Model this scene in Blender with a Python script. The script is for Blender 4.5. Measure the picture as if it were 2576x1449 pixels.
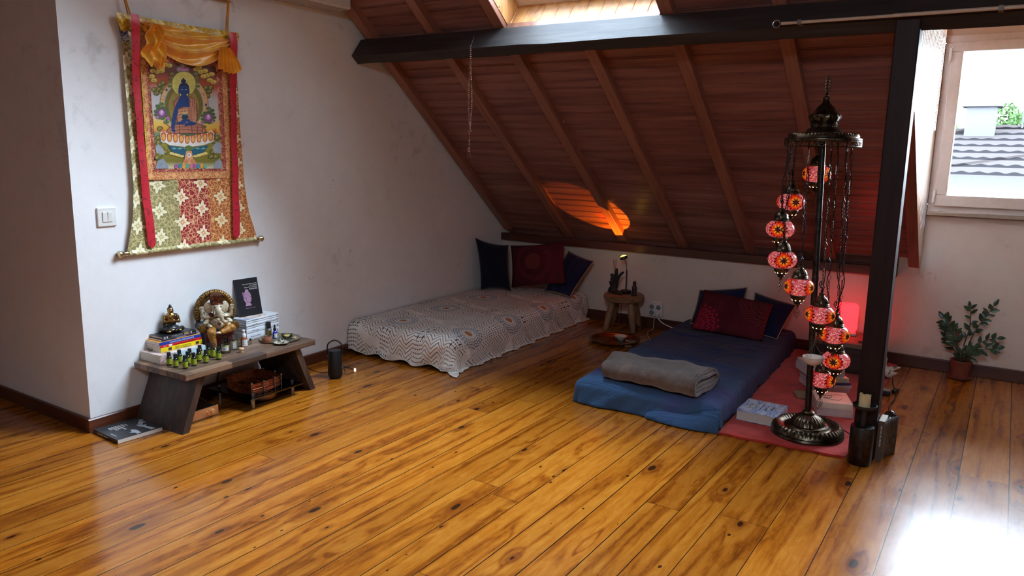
import bpy, bmesh, math, random
from math import sin, cos, pi, radians, sqrt, atan2, floor as fl_
from mathutils import Vector, Matrix
random.seed(7)
S = bpy.context.scene
COL = S.collection
for o in list(bpy.data.objects): bpy.data.objects.remove(o)

# ---------------------------------------------------------------- camera, sky, lights, exposure
RX, RD, RF = Vector((0.837, 0.114, -0.535)), Vector((0.547, -0.140, 0.826)), Vector((0.019, -0.984, -0.180))
R3 = ((0.8370, 0.5468, 0.0190), (0.1140, -0.1400, -0.9835), (-0.5352, 0.8255, -0.1797))   # rows: image right, image down, view axis
CAMP = Vector((0, 0, 1.5)); FPX = 1920.0
def _orth():
    f = Vector(R3[2]).normalized(); r = Vector(R3[0]); r = (r - f*r.dot(f)).normalized(); d = f.cross(r)
    return r, d, f
RX, RD, RF = _orth()
cam = bpy.data.cameras.new('camera'); camo = bpy.data.objects.new('camera', cam); COL.objects.link(camo)
cam.sensor_width = 36; cam.lens = 36*FPX/2576; cam.clip_start = 0.05; cam.clip_end = 300
camo.matrix_world = Matrix(((RX.x, -RD.x, -RF.x, CAMP.x), (RX.y, -RD.y, -RF.y, CAMP.y), (RX.z, -RD.z, -RF.z, CAMP.z), (0, 0, 0, 1)))
S.camera = camo
S.view_settings.view_transform = 'Standard'; S.view_settings.look = 'None'
S.view_settings.gamma = 1; S.view_settings.use_curve_mapping = False
S.view_settings.exposure = EXPOSURE = 1.78
S.cycles.use_denoising = True
S.cycles.max_bounces = 8; S.cycles.diffuse_bounces = 5; S.cycles.glossy_bounces = 4
S.cycles.transparent_max_bounces = 12; S.cycles.transmission_bounces = 6
S.cycles.sample_clamp_indirect = 6; S.cycles.caustics_reflective = False; S.cycles.caustics_refractive = False

SKY = 16.0
w = bpy.data.worlds.new('sky'); S.world = w; w.use_nodes = True
wn = w.node_tree; bg = wn.nodes['Background']
tc = wn.nodes.new('ShaderNodeTexCoord'); sx = wn.nodes.new('ShaderNodeSeparateXYZ'); rp = wn.nodes.new('ShaderNodeValToRGB')
wn.links.new(tc.outputs['Generated'], sx.inputs[0]); wn.links.new(sx.outputs['Z'], rp.inputs[0]); wn.links.new(rp.outputs[0], bg.inputs[0])
rp.color_ramp.elements[0].color = (0.74, 0.87, 1, 1); rp.color_ramp.elements[1].color = (0.62, 0.80, 1, 1)
bg.inputs[1].default_value = SKY

def area(name, loc, look, sx_, sy_, power=0, color=(1, 1, 1), portal=False):
    l = bpy.data.lights.new(name, 'AREA'); l.shape = 'RECTANGLE'; l.size = sx_; l.size_y = sy_; l.energy = power; l.color = color
    if portal: l.cycles.is_portal = True
    o = bpy.data.objects.new(name, l); COL.objects.link(o); o.location = loc
    o.rotation_euler = Vector(look).to_track_quat('-Z', 'Y').to_euler(); return o

# roof geometry: O on the eaves line, up-slope s, outward normal n
TH = math.atan(0.773); CT, ST = cos(TH), sin(TH)
def RP(x, s, n=0): return Vector((x, 6.05 - s*CT + n*ST, 0.733 + s*ST + n*CT))
SKX0, SKX1, SKS0, SKS1, SKN = -2.755, -1.735, 2.427, 4.25, 0.22
area('skylight_portal', RP((SKX0+SKX1)/2, (SKS0+SKS1)/2, SKN+0.12), (0, -ST, -CT), SKX1-SKX0, SKS1-SKS0, portal=True)
area('fill_skylight_portal', (-0.05, -0.37, 2.82), (0, .61, -.79), 0.8, 0.7, portal=True)  # portal of the skylight added behind the camera for fill
area('window_portal', (0.13, 6.16, 1.70), (0, -1, 0), 1.1, 1.2, portal=True)

# ---------------------------------------------------------------- pixel rays (photo frame) to points on real planes
def ray(u, v): return RX*((u-1288)/FPX) + RD*((v-724.5)/FPX) + RF
def at_z(u, v, z=0.0):
    d = ray(u, v); return CAMP + d*((z-CAMP.z)/d.z)
def at_x(u, v, x):
    d = ray(u, v); return CAMP + d*((x-CAMP.x)/d.x)
def at_y(u, v, y):
    d = ray(u, v); return CAMP + d*((y-CAMP.y)/d.y)

# ---------------------------------------------------------------- objects and tags
def T(o, label=None, cat=None, group=None, kind=None):
    if label: o['label'] = label
    if cat: o['category'] = cat
    if group: o['group'] = group
    if kind: o['kind'] = kind
    return o
def thing(name, loc=(0, 0, 0), rz=0, label=None, cat=None, group=None, rot=None):
    o = bpy.data.objects.new(name, None); COL.objects.link(o); o.location = loc
    o.rotation_euler = rot if rot else (0, 0, rz); o.empty_display_size = 0.05
    return T(o, label, cat, group)
def copy_tree(o, parent=None):
    c = o.copy(); COL.objects.link(c); c.parent = parent
    for ch in list(o.children): copy_tree(ch, c)
    return c

# ---------------------------------------------------------------- colour and materials
def lin(c): return tuple(((v/255)/12.92 if v/255 <= 0.04045 else ((v/255+0.055)/1.055)**2.4) for v in c)
def c4(c): return (*lin(c), 1.0)

class E:                     # tiny maths-on-sockets helper
    def __init__(s, nt, k): s.nt, s.k = nt, k
    def op(s, o, *a):
        n = s.nt.nodes.new('ShaderNodeMath'); n.operation = o
        for i, q in enumerate((s,)+a):
            if isinstance(q, E): q = q.k
            if isinstance(q, (int, float)): n.inputs[i].default_value = q
            else: s.nt.links.new(q, n.inputs[i])
        return E(s.nt, n.outputs[0])
    def __add__(s, b): return s.op('ADD', b)
    def __sub__(s, b): return s.op('SUBTRACT', b)
    def __mul__(s, b): return s.op('MULTIPLY', b)
    def __truediv__(s, b): return s.op('DIVIDE', b)
    def __radd__(s, b): return s.op('ADD', b)
    def __rmul__(s, b): return s.op('MULTIPLY', b)
    def __rsub__(s, b): return (s*-1)+b
    def floor(s): return s.op('FLOOR')
    def frac(s): return s.op('FRACT')
    def abs(s): return s.op('ABSOLUTE')
    def sin(s): return s.op('SINE')
    def lt(s, b): return s.op('LESS_THAN', b)
    def gt(s, b): return s.op('GREATER_THAN', b)
    def mn(s, b): return s.op('MINIMUM', b)
    def mx(s, b): return s.op('MAXIMUM', b)
    def pw(s, b): return s.op('POWER', b)
    def at2(s, b): return s.op('ARCTAN2', b)
    def sm(s, a, b):
        n = s.nt.nodes.new('ShaderNodeMapRange'); n.interpolation_type = 'SMOOTHSTEP'
        s.nt.links.new(s.k, n.inputs[0]); n.inputs[1].default_value = a; n.inputs[2].default_value = b
        return E(s.nt, n.outputs[0])

class NT:
    def __init__(s, name, rough=0.5, metal=0.0, spec=0.5, coat=0, coat_r=0.1):
        s.m = bpy.data.materials.new(name); s.m.use_nodes = True; s.nt = s.m.node_tree
        s.b = s.nt.nodes['Principled BSDF']; s.out = s.nt.nodes['Material Output']
        s.b.inputs['Roughness'].default_value = rough; s.b.inputs['Metallic'].default_value = metal
        s.b.inputs['Specular IOR Level'].default_value = spec
        s.b.inputs['Coat Weight'].default_value = coat; s.b.inputs['Coat Roughness'].default_value = coat_r
    def N(s, t): return s.nt.nodes.new('ShaderNode'+t)
    def L(s, a, b): s.nt.links.new(a.k if isinstance(a, E) else a, b)
    def coord(s, which='Object'):
        return s.N('TexCoord').outputs[which]
    def xyz(s, which='Object'):
        n = s.N('SeparateXYZ'); s.L(s.coord(which), n.inputs[0]); return [E(s.nt, n.outputs[i]) for i in range(3)]
    def vec(s, x, y, z=0.0):
        n = s.N('CombineXYZ')
        for i, q in enumerate((x, y, z)):
            if isinstance(q, (int, float)): n.inputs[i].default_value = q
            else: s.L(q, n.inputs[i])
        return n.outputs[0]
    def noise(s, v=None, scale=5, detail=4, rough=0.55, dist=0.0, col=False):
        n = s.N('TexNoise'); n.inputs['Scale'].default_value = scale; n.inputs['Detail'].default_value = detail
        n.inputs['Roughness'].default_value = rough; n.inputs['Distortion'].default_value = dist
        s.L(v if v is not None else s.coord(), n.inputs['Vector']); return E(s.nt, n.outputs[1 if col else 0])
    def voro(s, v=None, scale=5, feature='F1', out='Distance', rnd=1.0):
        n = s.N('TexVoronoi'); n.feature = feature; n.inputs['Scale'].default_value = scale; n.inputs['Randomness'].default_value = rnd
        s.L(v if v is not None else s.coord(), n.inputs['Vector']); k = n.outputs[out]
        return k if out == 'Color' else E(s.nt, k)
    def rnd(s, a, b=None):
        n = s.N('TexWhiteNoise'); n.noise_dimensions = '2D'; s.L(s.vec(a, b if b is not None else 0.0), n.inputs['Vector']); return E(s.nt, n.outputs[0])
    def ramp(s, f, stops, const=False):
        n = s.N('ValToRGB'); cr = n.color_ramp
        if const: cr.interpolation = 'CONSTANT'
        while len(cr.elements) < len(stops): cr.elements.new(0.5)
        for e, (p, c) in zip(cr.elements, stops): e.position = p; e.color = c4(c)
        s.L(f, n.inputs[0]); return n.outputs[0]
    def mix(s, f, a, b, mode='MIX'):
        n = s.N('Mix'); n.data_type = 'RGBA'; n.blend_type = mode
        for q, k in ((f, n.inputs[0]), (a, n.inputs[6]), (b, n.inputs[7])):
            if isinstance(q, (int, float)): k.default_value = q
            elif isinstance(q, tuple): k.default_value = c4(q)
            else: s.L(q, k)
        return n.outputs[2]
    def col(s, c):
        if isinstance(c, tuple): s.b.inputs['Base Color'].default_value = c4(c)
        else: s.L(c, s.b.inputs['Base Color'])
        return s
    def bump(s, h, strength=0.3, dist=0.01):
        n = s.N('Bump'); n.inputs['Strength'].default_value = strength; n.inputs['Distance'].default_value = dist
        s.L(h, n.inputs['Height']); s.L(n.outputs[0], s.b.inputs['Normal']); return s
    def emit(s, c, strength):
        if isinstance(c, tuple): s.b.inputs['Emission Color'].default_value = c4(c)
        else: s.L(c, s.b.inputs['Emission Color'])
        if isinstance(strength, E): s.L(strength, s.b.inputs['Emission Strength'])
        else: s.b.inputs['Emission Strength'].default_value = strength
        return s

def pm(name, c, rough=0.5, metal=0.0, var=0.12, scale=25, bump=0.0, spec=0.5, coat=0, bscale=None):
    n = NT(name, rough, metal, spec, coat)
    f = n.noise(scale=scale, detail=3)
    d = tuple(max(0, v*(1-var)) for v in c); l = tuple(min(255, v*(1+var)) for v in c)
    n.col(n.ramp(f, [(0.3, d), (0.7, l)]))
    if bump: n.bump(n.noise(scale=bscale or scale*6, detail=2), bump, 0.004)
    return n.m
def wood(name, dark, mid, light, axis=0, fine=30, rough=0.4, coat=0.0, streak=1.0, bump=0.06):
    n = NT(name, rough, coat=coat)
    p = n.xyz(); q = [p[i]*(1.6 if i == axis else fine) for i in range(3)]
    g = n.noise(n.vec(*q), 1.0, 5, 0.6, 0.6)
    q2 = [p[i]*(0.8 if i == axis else fine*0.25) for i in range(3)]
    g2 = n.noise(n.vec(*q2), 1.0, 3, 0.5, 1.2)
    f = g*0.55*streak + g2*0.45 + (1-streak)*0.27
    n.col(n.ramp(f, [(0.32, dark), (0.5, mid), (0.68, light)])); n.bump(g, bump, 0.003)
    return n.m
def metal(name, c, rough=0.35, var=0.25, scale=18):
    n = NT(name, rough, 1.0); f = n.noise(scale=scale, detail=4)
    n.col(n.ramp(f, [(0.3, tuple(v*(1-var) for v in c)), (0.7, tuple(min(255, v*(1+var)) for v in c))]))
    return n.m
def fabric(name, c, var=0.1, scale=9, weave=260, bump=0.25, rough=0.9):
    n = NT(name, rough, spec=0.2); f = n.noise(scale=scale, detail=4); g = n.noise(scale=weave, detail=1)
    d = tuple(v*(1-var) for v in c); l = tuple(min(255, v*(1+var)) for v in c)
    n.col(n.ramp(f*0.6+g*0.4, [(0.35, d), (0.65, l)])); n.bump(g, bump, 0.002)
    n.b.inputs['Sheen Weight'].default_value = 0.15
    return n.m
def glassy(name, tint=(255, 255, 255), thin=0.12, rough=0.02):
    # see-through pane: light passes, the surface still reflects
    n = NT(name, rough); t = n.N('BsdfTransparent'); t.inputs[0].default_value = c4(tint)
    g = n.N('BsdfGlossy'); g.inputs['Roughness'].default_value = rough
    fr = n.N('Fresnel'); fr.inputs[0].default_value = 1.45; mx = n.N('MixShader')
    f = E(n.nt, fr.outputs[0])*0.9 + thin*0.2
    n.L(f, mx.inputs[0]); n.L(t.outputs[0], mx.inputs[1]); n.L(g.outputs[0], mx.inputs[2]); n.L(mx.outputs[0], n.out.inputs[0])
    n.m.use_backface_culling = False
    return n.m

# ---------------------------------------------------------------- mesh builder
I4 = Matrix.Identity(4)
def Tr(x=0, y=0, z=0): return Matrix.Translation((x, y, z))
def Rx(a): return Matrix.Rotation(a, 4, 'X')
def Ry(a): return Matrix.Rotation(a, 4, 'Y')
def Rz(a): return Matrix.Rotation(a, 4, 'Z')
def Sc(x, y, z): return Matrix.Diagonal((x, y, z, 1))
class MB:
    def __init__(s): s.bm = bmesh.new(); s.uv = s.bm.loops.layers.uv.new('uv')
    def V(s, p, M=None): return s.bm.verts.new(M @ Vector(p) if M is not None else Vector(p))
    def F(s, vs, mi=0, uvs=None):
        try: f = s.bm.faces.new(vs)
        except ValueError: return None
        f.material_index = mi
        if uvs:
            for l, q in zip(f.loops, uvs): l[s.uv].uv = q
        return f
    def box(s, x0, x1, y0, y1, z0, z1, bev=0.0, seg=2, M=None, mi=0):
        t = bmesh.new(); bmesh.ops.create_cube(t, size=1, matrix=Tr((x0+x1)/2, (y0+y1)/2, (z0+z1)/2) @ Sc(abs(x1-x0), abs(y1-y0), abs(z1-z0)))
        if bev: bmesh.ops.bevel(t, geom=list(t.edges), offset=bev, segments=seg, profile=0.5, affect='EDGES')
        s.add(t, M, mi); return s
    def add(s, t, M=None, mi=0):
        mp = {v: s.V(v.co, M) for v in t.verts}
        for f in t.faces: s.F([mp[v] for v in f.verts], mi)
        t.free()
    def lathe(s, prof, n=28, M=None, mi=0, amp=0.0, k=0, a0=0, a1=2*pi, cap=True):
        full = abs(a1-a0-2*pi) < 1e-6; m = n if full else n+1; rings = []
        for q in prof:
            r, z = q[0], q[1]; am = q[2] if len(q) > 2 else amp
            if r < 1e-6: rings.append([s.V((0, 0, z), M)])
            else: rings.append([s.V((r*(1+am*cos(k*(a0+(a1-a0)*i/n)))*cos(a0+(a1-a0)*i/n), r*(1+am*cos(k*(a0+(a1-a0)*i/n)))*sin(a0+(a1-a0)*i/n), z), M) for i in range(m)])
        for A, B in zip(rings, rings[1:]):
            for i in range(n):
                j = (i+1) % m
                if len(A) == 1 and len(B) == 1: continue
                if len(A) == 1: s.F([A[0], B[i], B[j]], mi)
                elif len(B) == 1: s.F([A[i], B[0], A[j]], mi)
                else: s.F([A[i], B[i], B[j], A[j]], mi)
        if cap and full:
            for Rr in (rings[0], rings[-1]):
                if len(Rr) > 2: s.F(Rr, mi)
        return s
    def tube(s, pts, r, n=8, closed=False, M=None, mi=0, cap=True):
        P = [Vector(p) for p in pts]; N = len(P); rs = r if isinstance(r, (list, tuple)) else [r]*N
        up = None; rings = []
        for i in range(N):
            a = P[(i-1) % N] if (closed or i) else P[0]; b = P[(i+1) % N] if (closed or i < N-1) else P[-1]
            t = (b-a); t = t.normalized() if t.length > 1e-9 else Vector((0, 0, 1))
            if up is None: up = t.orthogonal().normalized()
            up = (up - t*up.dot(t)); up = up.normalized() if up.length > 1e-6 else t.orthogonal().normalized()
            bi = t.cross(up)
            rings.append([s.V(P[i]+(up*cos(2*pi*j/n)+bi*sin(2*pi*j/n))*rs[i], M) for j in range(n)])
        for i in range(N if closed else N-1):
            A, B = rings[i], rings[(i+1) % N]
            for j in range(n): s.F([A[j], A[(j+1) % n], B[(j+1) % n], B[j]], mi)
        if cap and not closed: s.F(rings[0][::-1], mi); s.F(rings[-1], mi)
        return s
    def ell(s, c, r, M=None, mi=0, nu=16, nv=10, R=None):
        if isinstance(r, (int, float)): r = (r, r, r)
        m = Tr(*c) @ (R or I4) @ Sc(*r); m = M @ m if M is not None else m
        t = bmesh.new(); bmesh.ops.create_uvsphere(t, u_segments=nu, v_segments=nv, radius=1); s.add(t, m, mi); return s
    def cap(s, a, b, ra, rb, M=None, mi=0, n=10):
        a, b = Vector(a), Vector(b); d = b-a; L = d.length
        q = d.to_track_quat('Z', 'Y').to_matrix().to_4x4(); m = Tr(*a) @ q; m = M @ m if M is not None else m
        pr = [(ra*sin(t), -ra*cos(t)) for t in (0.0001, 0.5, 1.0, pi/2)] + [(rb*cos(t), L+rb*sin(t)) for t in (0, 0.5, 1.0, pi/2-0.0001)]
        return s.lathe(pr, n, m, mi)
    def prism(s, pts, M=None, mi=0, h=0.01, bev=0):
        t = bmesh.new(); vs = [t.verts.new((x, y, 0)) for x, y in pts]; f = t.faces.new(vs)
        r = bmesh.ops.extrude_face_region(t, geom=[f]); bmesh.ops.translate(t, verts=[v for v in r['geom'] if isinstance(v, bmesh.types.BMVert)], vec=(0, 0, h))
        bmesh.ops.recalc_face_normals(t, faces=list(t.faces))
        if bev: bmesh.ops.bevel(t, geom=list(t.edges), offset=bev, segments=2, profile=0.5, affect='EDGES')
        s.add(t, M, mi); return s
    def poly(s, pts, mi=0, M=None, uvs=None): return s.F([s.V(p, M) for p in pts], mi, uvs)
    def grid(s, f, nu, nv, mi=0, M=None, uv=None, cu=False):
        vs = [[s.V(f(i/nu, j/nv), M) for j in range(nv+1)] for i in range(nu if cu else nu+1)]
        uv = uv or (lambda a, b: (a, b))
        for i in range(nu):
            k = (i+1) % nu if cu else i+1
            for j in range(nv):
                s.F([vs[i][j], vs[k][j], vs[k][j+1], vs[i][j+1]], mi, [uv(i/nu, j/nv), uv((i+1)/nu, j/nv), uv((i+1)/nu, (j+1)/nv), uv(i/nu, (j+1)/nv)])
        return s
    def build(s, name, mat, parent=None, smooth=True, ang=40, loc=None, rot=None, recalc=True, weld=False):
        if weld: bmesh.ops.remove_doubles(s.bm, verts=list(s.bm.verts), dist=1e-5)
        if recalc: bmesh.ops.recalc_face_normals(s.bm, faces=list(s.bm.faces))
        me = bpy.data.meshes.new(name); s.bm.to_mesh(me); s.bm.free()
        for m in (mat if isinstance(mat, (list, tuple)) else [mat]): me.materials.append(m)
        if smooth:
            me.polygons.foreach_set('use_smooth', [True]*len(me.polygons)); me.set_sharp_from_angle(angle=radians(ang))
        o = bpy.data.objects.new(name, me); COL.objects.link(o)
        if parent: o.parent = parent
        if loc is not None: o.location = loc
        if rot is not None: o.rotation_euler = rot
        return o
def remesh(o, vox, smooth=4):
    m = o.modifiers.new('r', 'REMESH'); m.mode = 'VOXEL'; m.voxel_size = vox; m.use_smooth_shade = True
    if smooth:
        k = o.modifiers.new('s', 'SMOOTH'); k.factor = 0.5; k.iterations = smooth
    return o
def text(name, body, size, mat, parent, M, align='CENTER', ext=0.0002, sx=1.0, sp=1.0, shear=0.0):
    c = bpy.data.curves.new(name, 'FONT'); c.body = body; c.size = size; c.extrude = ext; c.align_x = align; c.align_y = 'CENTER'
    c.space_character = sp; c.shear = shear; c.resolution_u = 3; c.materials.append(mat)
    t = bpy.data.objects.new(name, c); COL.objects.link(t)
    me = bpy.data.meshes.new_from_object(t); bpy.data.objects.remove(t); bpy.data.curves.remove(c)
    o = bpy.data.objects.new(name, me); COL.objects.link(o); o.parent = parent
    o.matrix_local = M @ Sc(sx, 1, 1); return o
def frame_from(o, xdir, ydir):   # local frame for decals: x along xdir, y along ydir
    x = Vector(xdir).normalized(); y = Vector(ydir); y = (y-x*y.dot(x)).normalized(); z = x.cross(y)
    return Matrix(((x.x, y.x, z.x, o[0]), (x.y, y.y, z.y, o[1]), (x.z, y.z, z.z, o[2]), (0, 0, 0, 1)))
def ellpts(cx, cy, rx, ry, n=24, a0=0, a1=2*pi, end=False):
    m = n+1 if end else n
    return [(cx+rx*cos(a0+(a1-a0)*i/n), cy+ry*sin(a0+(a1-a0)*i/n)) for i in range(m)]
def spline(P, n=8):
    P = [Vector(p) for p in P]; out = []
    for i in range(len(P)-1):
        a = P[i-1] if i else P[0]*2-P[1]; b, c = P[i], P[i+1]; d = P[i+2] if i+2 < len(P) else P[-1]*2-P[-2]
        for k in range(n):
            t = k/n; out.append(0.5*((2*b)+(c-a)*t+(2*a-5*b+4*c-d)*t*t+(3*b-a-3*c+d)*t**3))
    out.append(P[-1]); return out
# ---------------------------------------------------------------- setting: materials
def mat_plaster(name='plaster', warm=(0, 0, 0)):
    n = NT(name, 0.75, spec=0.3)
    big = n.noise(scale=1.4, detail=5, rough=0.6); sm = n.noise(scale=9, detail=4, rough=0.7); d = n.noise(scale=90, detail=2)
    f = big*0.5+sm*0.5
    c = n.ramp(f, [(p_, tuple(a-b for a, b in zip(c_, warm))) for p_, c_ in ((0.30, (206, 202, 198)), (0.42, (231, 229, 227)), (0.7, (238, 237, 235)))])
    v = n.voro(scale=2.2); sp = n.noise(scale=30, detail=3)
    spots = v.lt(0.11)*sp.gt(0.58)*0.25
    n.col(n.mix(spots, c, (140, 128, 120))); n.bump(d*0.4+sm*0.6, 0.12, 0.006); return n.m
PLASTER = mat_plaster(); PLASTERB = mat_plaster('plaster_beige', (14, 26, 38))
def mat_floor():
    n = NT('floor_boards', 0.2, spec=0.42)
    x, y, z = n.xyz()
    wide = x.gt(-0.882)
    uw = (x+0.882)/0.2045; un = (x+0.882)/0.150
    u = uw*wide+un*(1-wide); idx = u.floor()+wide*300; wdt = wide*0.0545+0.150
    fr = u.frac(); r1 = n.rnd(idx, 3.7)
    yy = (y+r1*9)/4.1; jd = yy.floor(); r2 = n.rnd(idx, jd); r3 = n.rnd(jd+17.3, idx)
    gap = (fr.mn(1-fr)*wdt).lt(0.0013+r1*0.0011)
    jf = yy.frac(); egap = (jf.mn(1-jf)*4.1).lt(0.0011)
    # heartwood figure: stretched noise warped round knots
    kv = n.N('TexVoronoi'); kv.voronoi_dimensions = '2D'; kv.inputs['Scale'].default_value = 1.0; kv.inputs['Randomness'].default_value = 1.0
    n.L(n.vec(x*3.6+r2*40, y*1.5+r2*13), kv.inputs['Vector']); kd = E(n.nt, kv.outputs['Distance'])
    near = (1-kd.mn(0.36)/0.36).pw(2.0)
    wx = x+near*0.022
    g = n.noise(n.vec(wx*26+r2*50, y*0.75+r2*20+near*0.5), 1, 5, 0.62, 0.5)
    ring = ((n.noise(n.vec(wx*9+r2*31, y*0.55+r3*9+near*0.9), 1, 2, 0.5, 0.2)*24).sin()*0.5+0.5).pw(2.2)
    mot = n.noise(n.vec(x*34+r3*20, y*9+r2*30), 1, 4, 0.65, 0.8)
    fine = n.noise(n.vec(x*190, y*5+r2*9), 1, 2, 0.5)
    f = g*0.32+mot*0.38+fine*0.16+(1-ring)*0.17
    c = n.ramp(f, [(0.29, (86, 39, 8)), (0.41, (142, 77, 19)), (0.53, (174, 104, 29)), (0.70, (198, 131, 49))])
    tone = n.ramp(r2, [(0.0, (206, 190, 172)), (0.35, (224, 214, 198)), (0.7, (240, 232, 216)), (1.0, (240, 224, 196))])
    c = n.mix(1.0, c, tone, 'MULTIPLY')
    kc = n.N('SeparateColor'); n.L(kv.outputs['Color'], kc.inputs[0]); k1, k2 = E(n.nt, kc.outputs[0]), E(n.nt, kc.outputs[1])
    ks = kd/(k1*0.9+0.35)+(mot-.5)*0.03; on = k2.gt(0.34)
    kn = ks.sm(0.062, 0.034)*on; c = n.mix(kn*0.95, c, (34, 13, 5))
    halo = ks.sm(0.24, 0.05)*on*0.55; c = n.mix(halo*(1-kn), c, (108, 48, 12))
    pin = n.voro(n.vec(x*9, y*5), 1.0).lt(0.06); c = n.mix(pin*0.9, c, (36, 15, 6))
    c = n.mix(gap.mx(egap*0.8), c, (26, 12, 6)); n.col(c)
    sc = n.noise(scale=3.5, detail=6, rough=0.7); worn = x.sm(-1.1, 0.1)
    n.L(sc*0.16+0.10+worn*0.05, n.b.inputs['Roughness'])
    h = 1-gap.mx(egap)
    wav = n.noise(n.vec(x*7, y*1.6), 1, 2)
    n.bump(h*0.25+wav*0.8+fine*0.05, 0.16, 0.006)
    return n.m
FLOOR = mat_floor()
BOARD = wood('ceiling_board_wood', (104, 66, 57), (140, 93, 82), (166, 116, 102), 0, 26, 0.34)
RAFT = wood('rafter_wood', (108, 68, 54), (144, 95, 76), (168, 116, 92), 1, 26, 0.42)
BEAMW = wood('old_beam_wood', (24, 20, 20), (44, 39, 38), (66, 60, 57), 0, 18, 0.6, bump=0.5)
POSTW = wood('post_wood', (24, 11, 11), (38, 18, 17), (54, 27, 24), 2, 26, 0.5)
POSTW.node_tree.nodes['Principled BSDF'].inputs['Specular IOR Level'].default_value = 0.2
BASEW = wood('baseboard_wood', (64, 28, 16), (92, 46, 26), (116, 62, 36), 1, 22, 0.34)
BASEWX = wood('baseboard_wood_back', (56, 25, 16), (78, 38, 24), (98, 52, 34), 0, 22, 0.36)
PINE = wood('skylight_pine', (150, 92, 44), (200, 142, 84), (222, 172, 112), 2, 20, 0.42)
CHEEKW = wood('dormer_board_wood', (150, 106, 78), (186, 146, 112), (206, 170, 138), 2, 24, 0.28)
WHITEP = pm('white_plastic', (224, 222, 216), 0.35, var=0.02)
FRAMEM = pm('window_frame_white', (222, 214, 206), 0.4, var=0.02)
PANE = glassy('window_pane')

# ---------------------------------------------------------------- setting: shell
def struct(o, label=None): 
    o['kind'] = 'structure'
    if label: o['label'] = label
    return o
lerp = lambda a, b, t: a+(b-a)*t
LWX = lambda y: -3.896-0.0354*(y-1.99)       # the left wall runs slightly askew
m = MB(); m.box(-6.6, 3.1, -3.0, 6.2, -0.06, 0.0)
struct(m.build('floor', FLOOR, smooth=False), 'glossy amber pine plank floor with dark knots')
slz = lambda y, n=0.0: RP(0, (6.05-y)/CT, 0).z + n/CT
m = MB()
pts = [(1.99, 0), (6.19, 0), (6.19, slz(6.19, 0.07)), (1.99, slz(1.99, 0.07))]
a = [m.V((LWX(y), y, z)) for y, z in pts]; b = [m.V((LWX(y)-0.14, y, z)) for y, z in pts]
m.F(a); m.F(b[::-1])
for i in range(4): m.F([a[i], b[i], b[(i+1) % 4], a[(i+1) % 4]])
struct(m.build('wall_left', PLASTER, smooth=False), 'white plaster wall with faint scuffs under the sloping roof')
m = MB(); m.box(-6.6, LWX(1.99)-0.14, 1.99, 2.10, 0, 4.2); struct(m.build('wall_alcove', PLASTER, smooth=False), 'shaded plaster wall around the corner')
WX0, WX1, WZ0, WZ1 = -0.49, 0.76, 1.10, 2.30
m = MB(); m.box(-4.2, -0.63, 6.07, 6.19, 0, 0.68); m.box(-0.63, WX0, 6.07, 6.19, 0, 0.80); m.box(WX0, WX1, 6.07, 6.19, 0, WZ0); m.box(WX1, 3.1, 6.07, 6.19, 0, 2.5)
m.box(WX0-0.03, WX1, 6.07, 6.19, WZ1, 2.5); struct(m.build('wall_back', PLASTERB, smooth=False), 'low white knee wall rising to the window wall')
m = MB(); m.box(3.0, 3.12, -3.0, 6.2, 0, 4.3); struct(m.build('wall_right', PLASTER, smooth=False))
m = MB(); m.box(-6.6, 3.1, -2.97, -2.85, 0, 0.9); struct(m.build('wall_front', PLASTER, smooth=False))
m = MB(); m.box(-6.72, -6.6, -3.0, 2.1, 0, 4.3); struct(m.build('wall_far_left', PLASTER, smooth=False))

# sloping boarded ceiling: real boards with grooves
def boards(m, x0, x1, s0, s1, n=0.055, pitch=0.0835, back=False, M=None):
    s = s0; ph = fl_(s0/pitch)
    prof = []
    k = fl_(s0/pitch)
    while k*pitch < s1:
        for ds, dn in ((0.0, 0.012), (0.0045, 0.0), (0.0105, 0.0), (0.0130, 0.008), (0.0155, 0.0), (pitch-0.0045, 0.0)):
            q = k*pitch+ds
            if s0 < q < s1: prof.append((q, n+dn))
        k += 1
    prof = [(s0, n)]+prof+[(s1, n)]
    a = [m.V(RP(x0, q, d)) for q, d in prof]; b = [m.V(RP(x1, q, d)) for q, d in prof]
    for i in range(len(prof)-1): m.F([a[i], b[i], b[i+1], a[i+1]])
SR = (6.05-1.6)/CT
DX1 = 1.35
m = MB()
boards(m, -4.3, SKX0, -0.2, SR); boards(m, SKX1, -0.5, -0.2, SR); boards(m, SKX0, SKX1, -0.2, SKS0); boards(m, SKX0, SKX1, SKS1, SR)
boards(m, -0.5, DX1, 2.56, SR); boards(m, DX1, 3.1, -0.2, SR)
struct(m.build('ceiling', BOARD, smooth=False), 'sloping ceiling of red brown tongue and groove boards')
m = MB(); m.poly([RP(-6.6, SR-0.5, 0.055), RP(-4.05, SR-0.5, 0.055), RP(-4.05, SR+.02, 0.055), RP(-6.6, SR+.02, 0.055)])
zr = RP(0, SR, 0.055).z
FP = lambda x, t: (x, lerp(1.66, -3.0, t), lerp(zr, 0.70, t))
RSX0, RSX1, RST0, RST1 = -0.40, 0.30, 0.40, 0.49  # opening cut for the added fill skylight
for x0, x1, t0, t1 in ((-6.6, RSX0, 0, 1), (RSX1, 3.1, 0, 1), (RSX0, RSX1, 0, RST0), (RSX0, RSX1, RST1, 1)): m.poly([FP(x0, t0), FP(x1, t0), FP(x1, t1), FP(x0, t1)])
struct(m.build('ceiling_far', BOARD, smooth=False))

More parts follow.
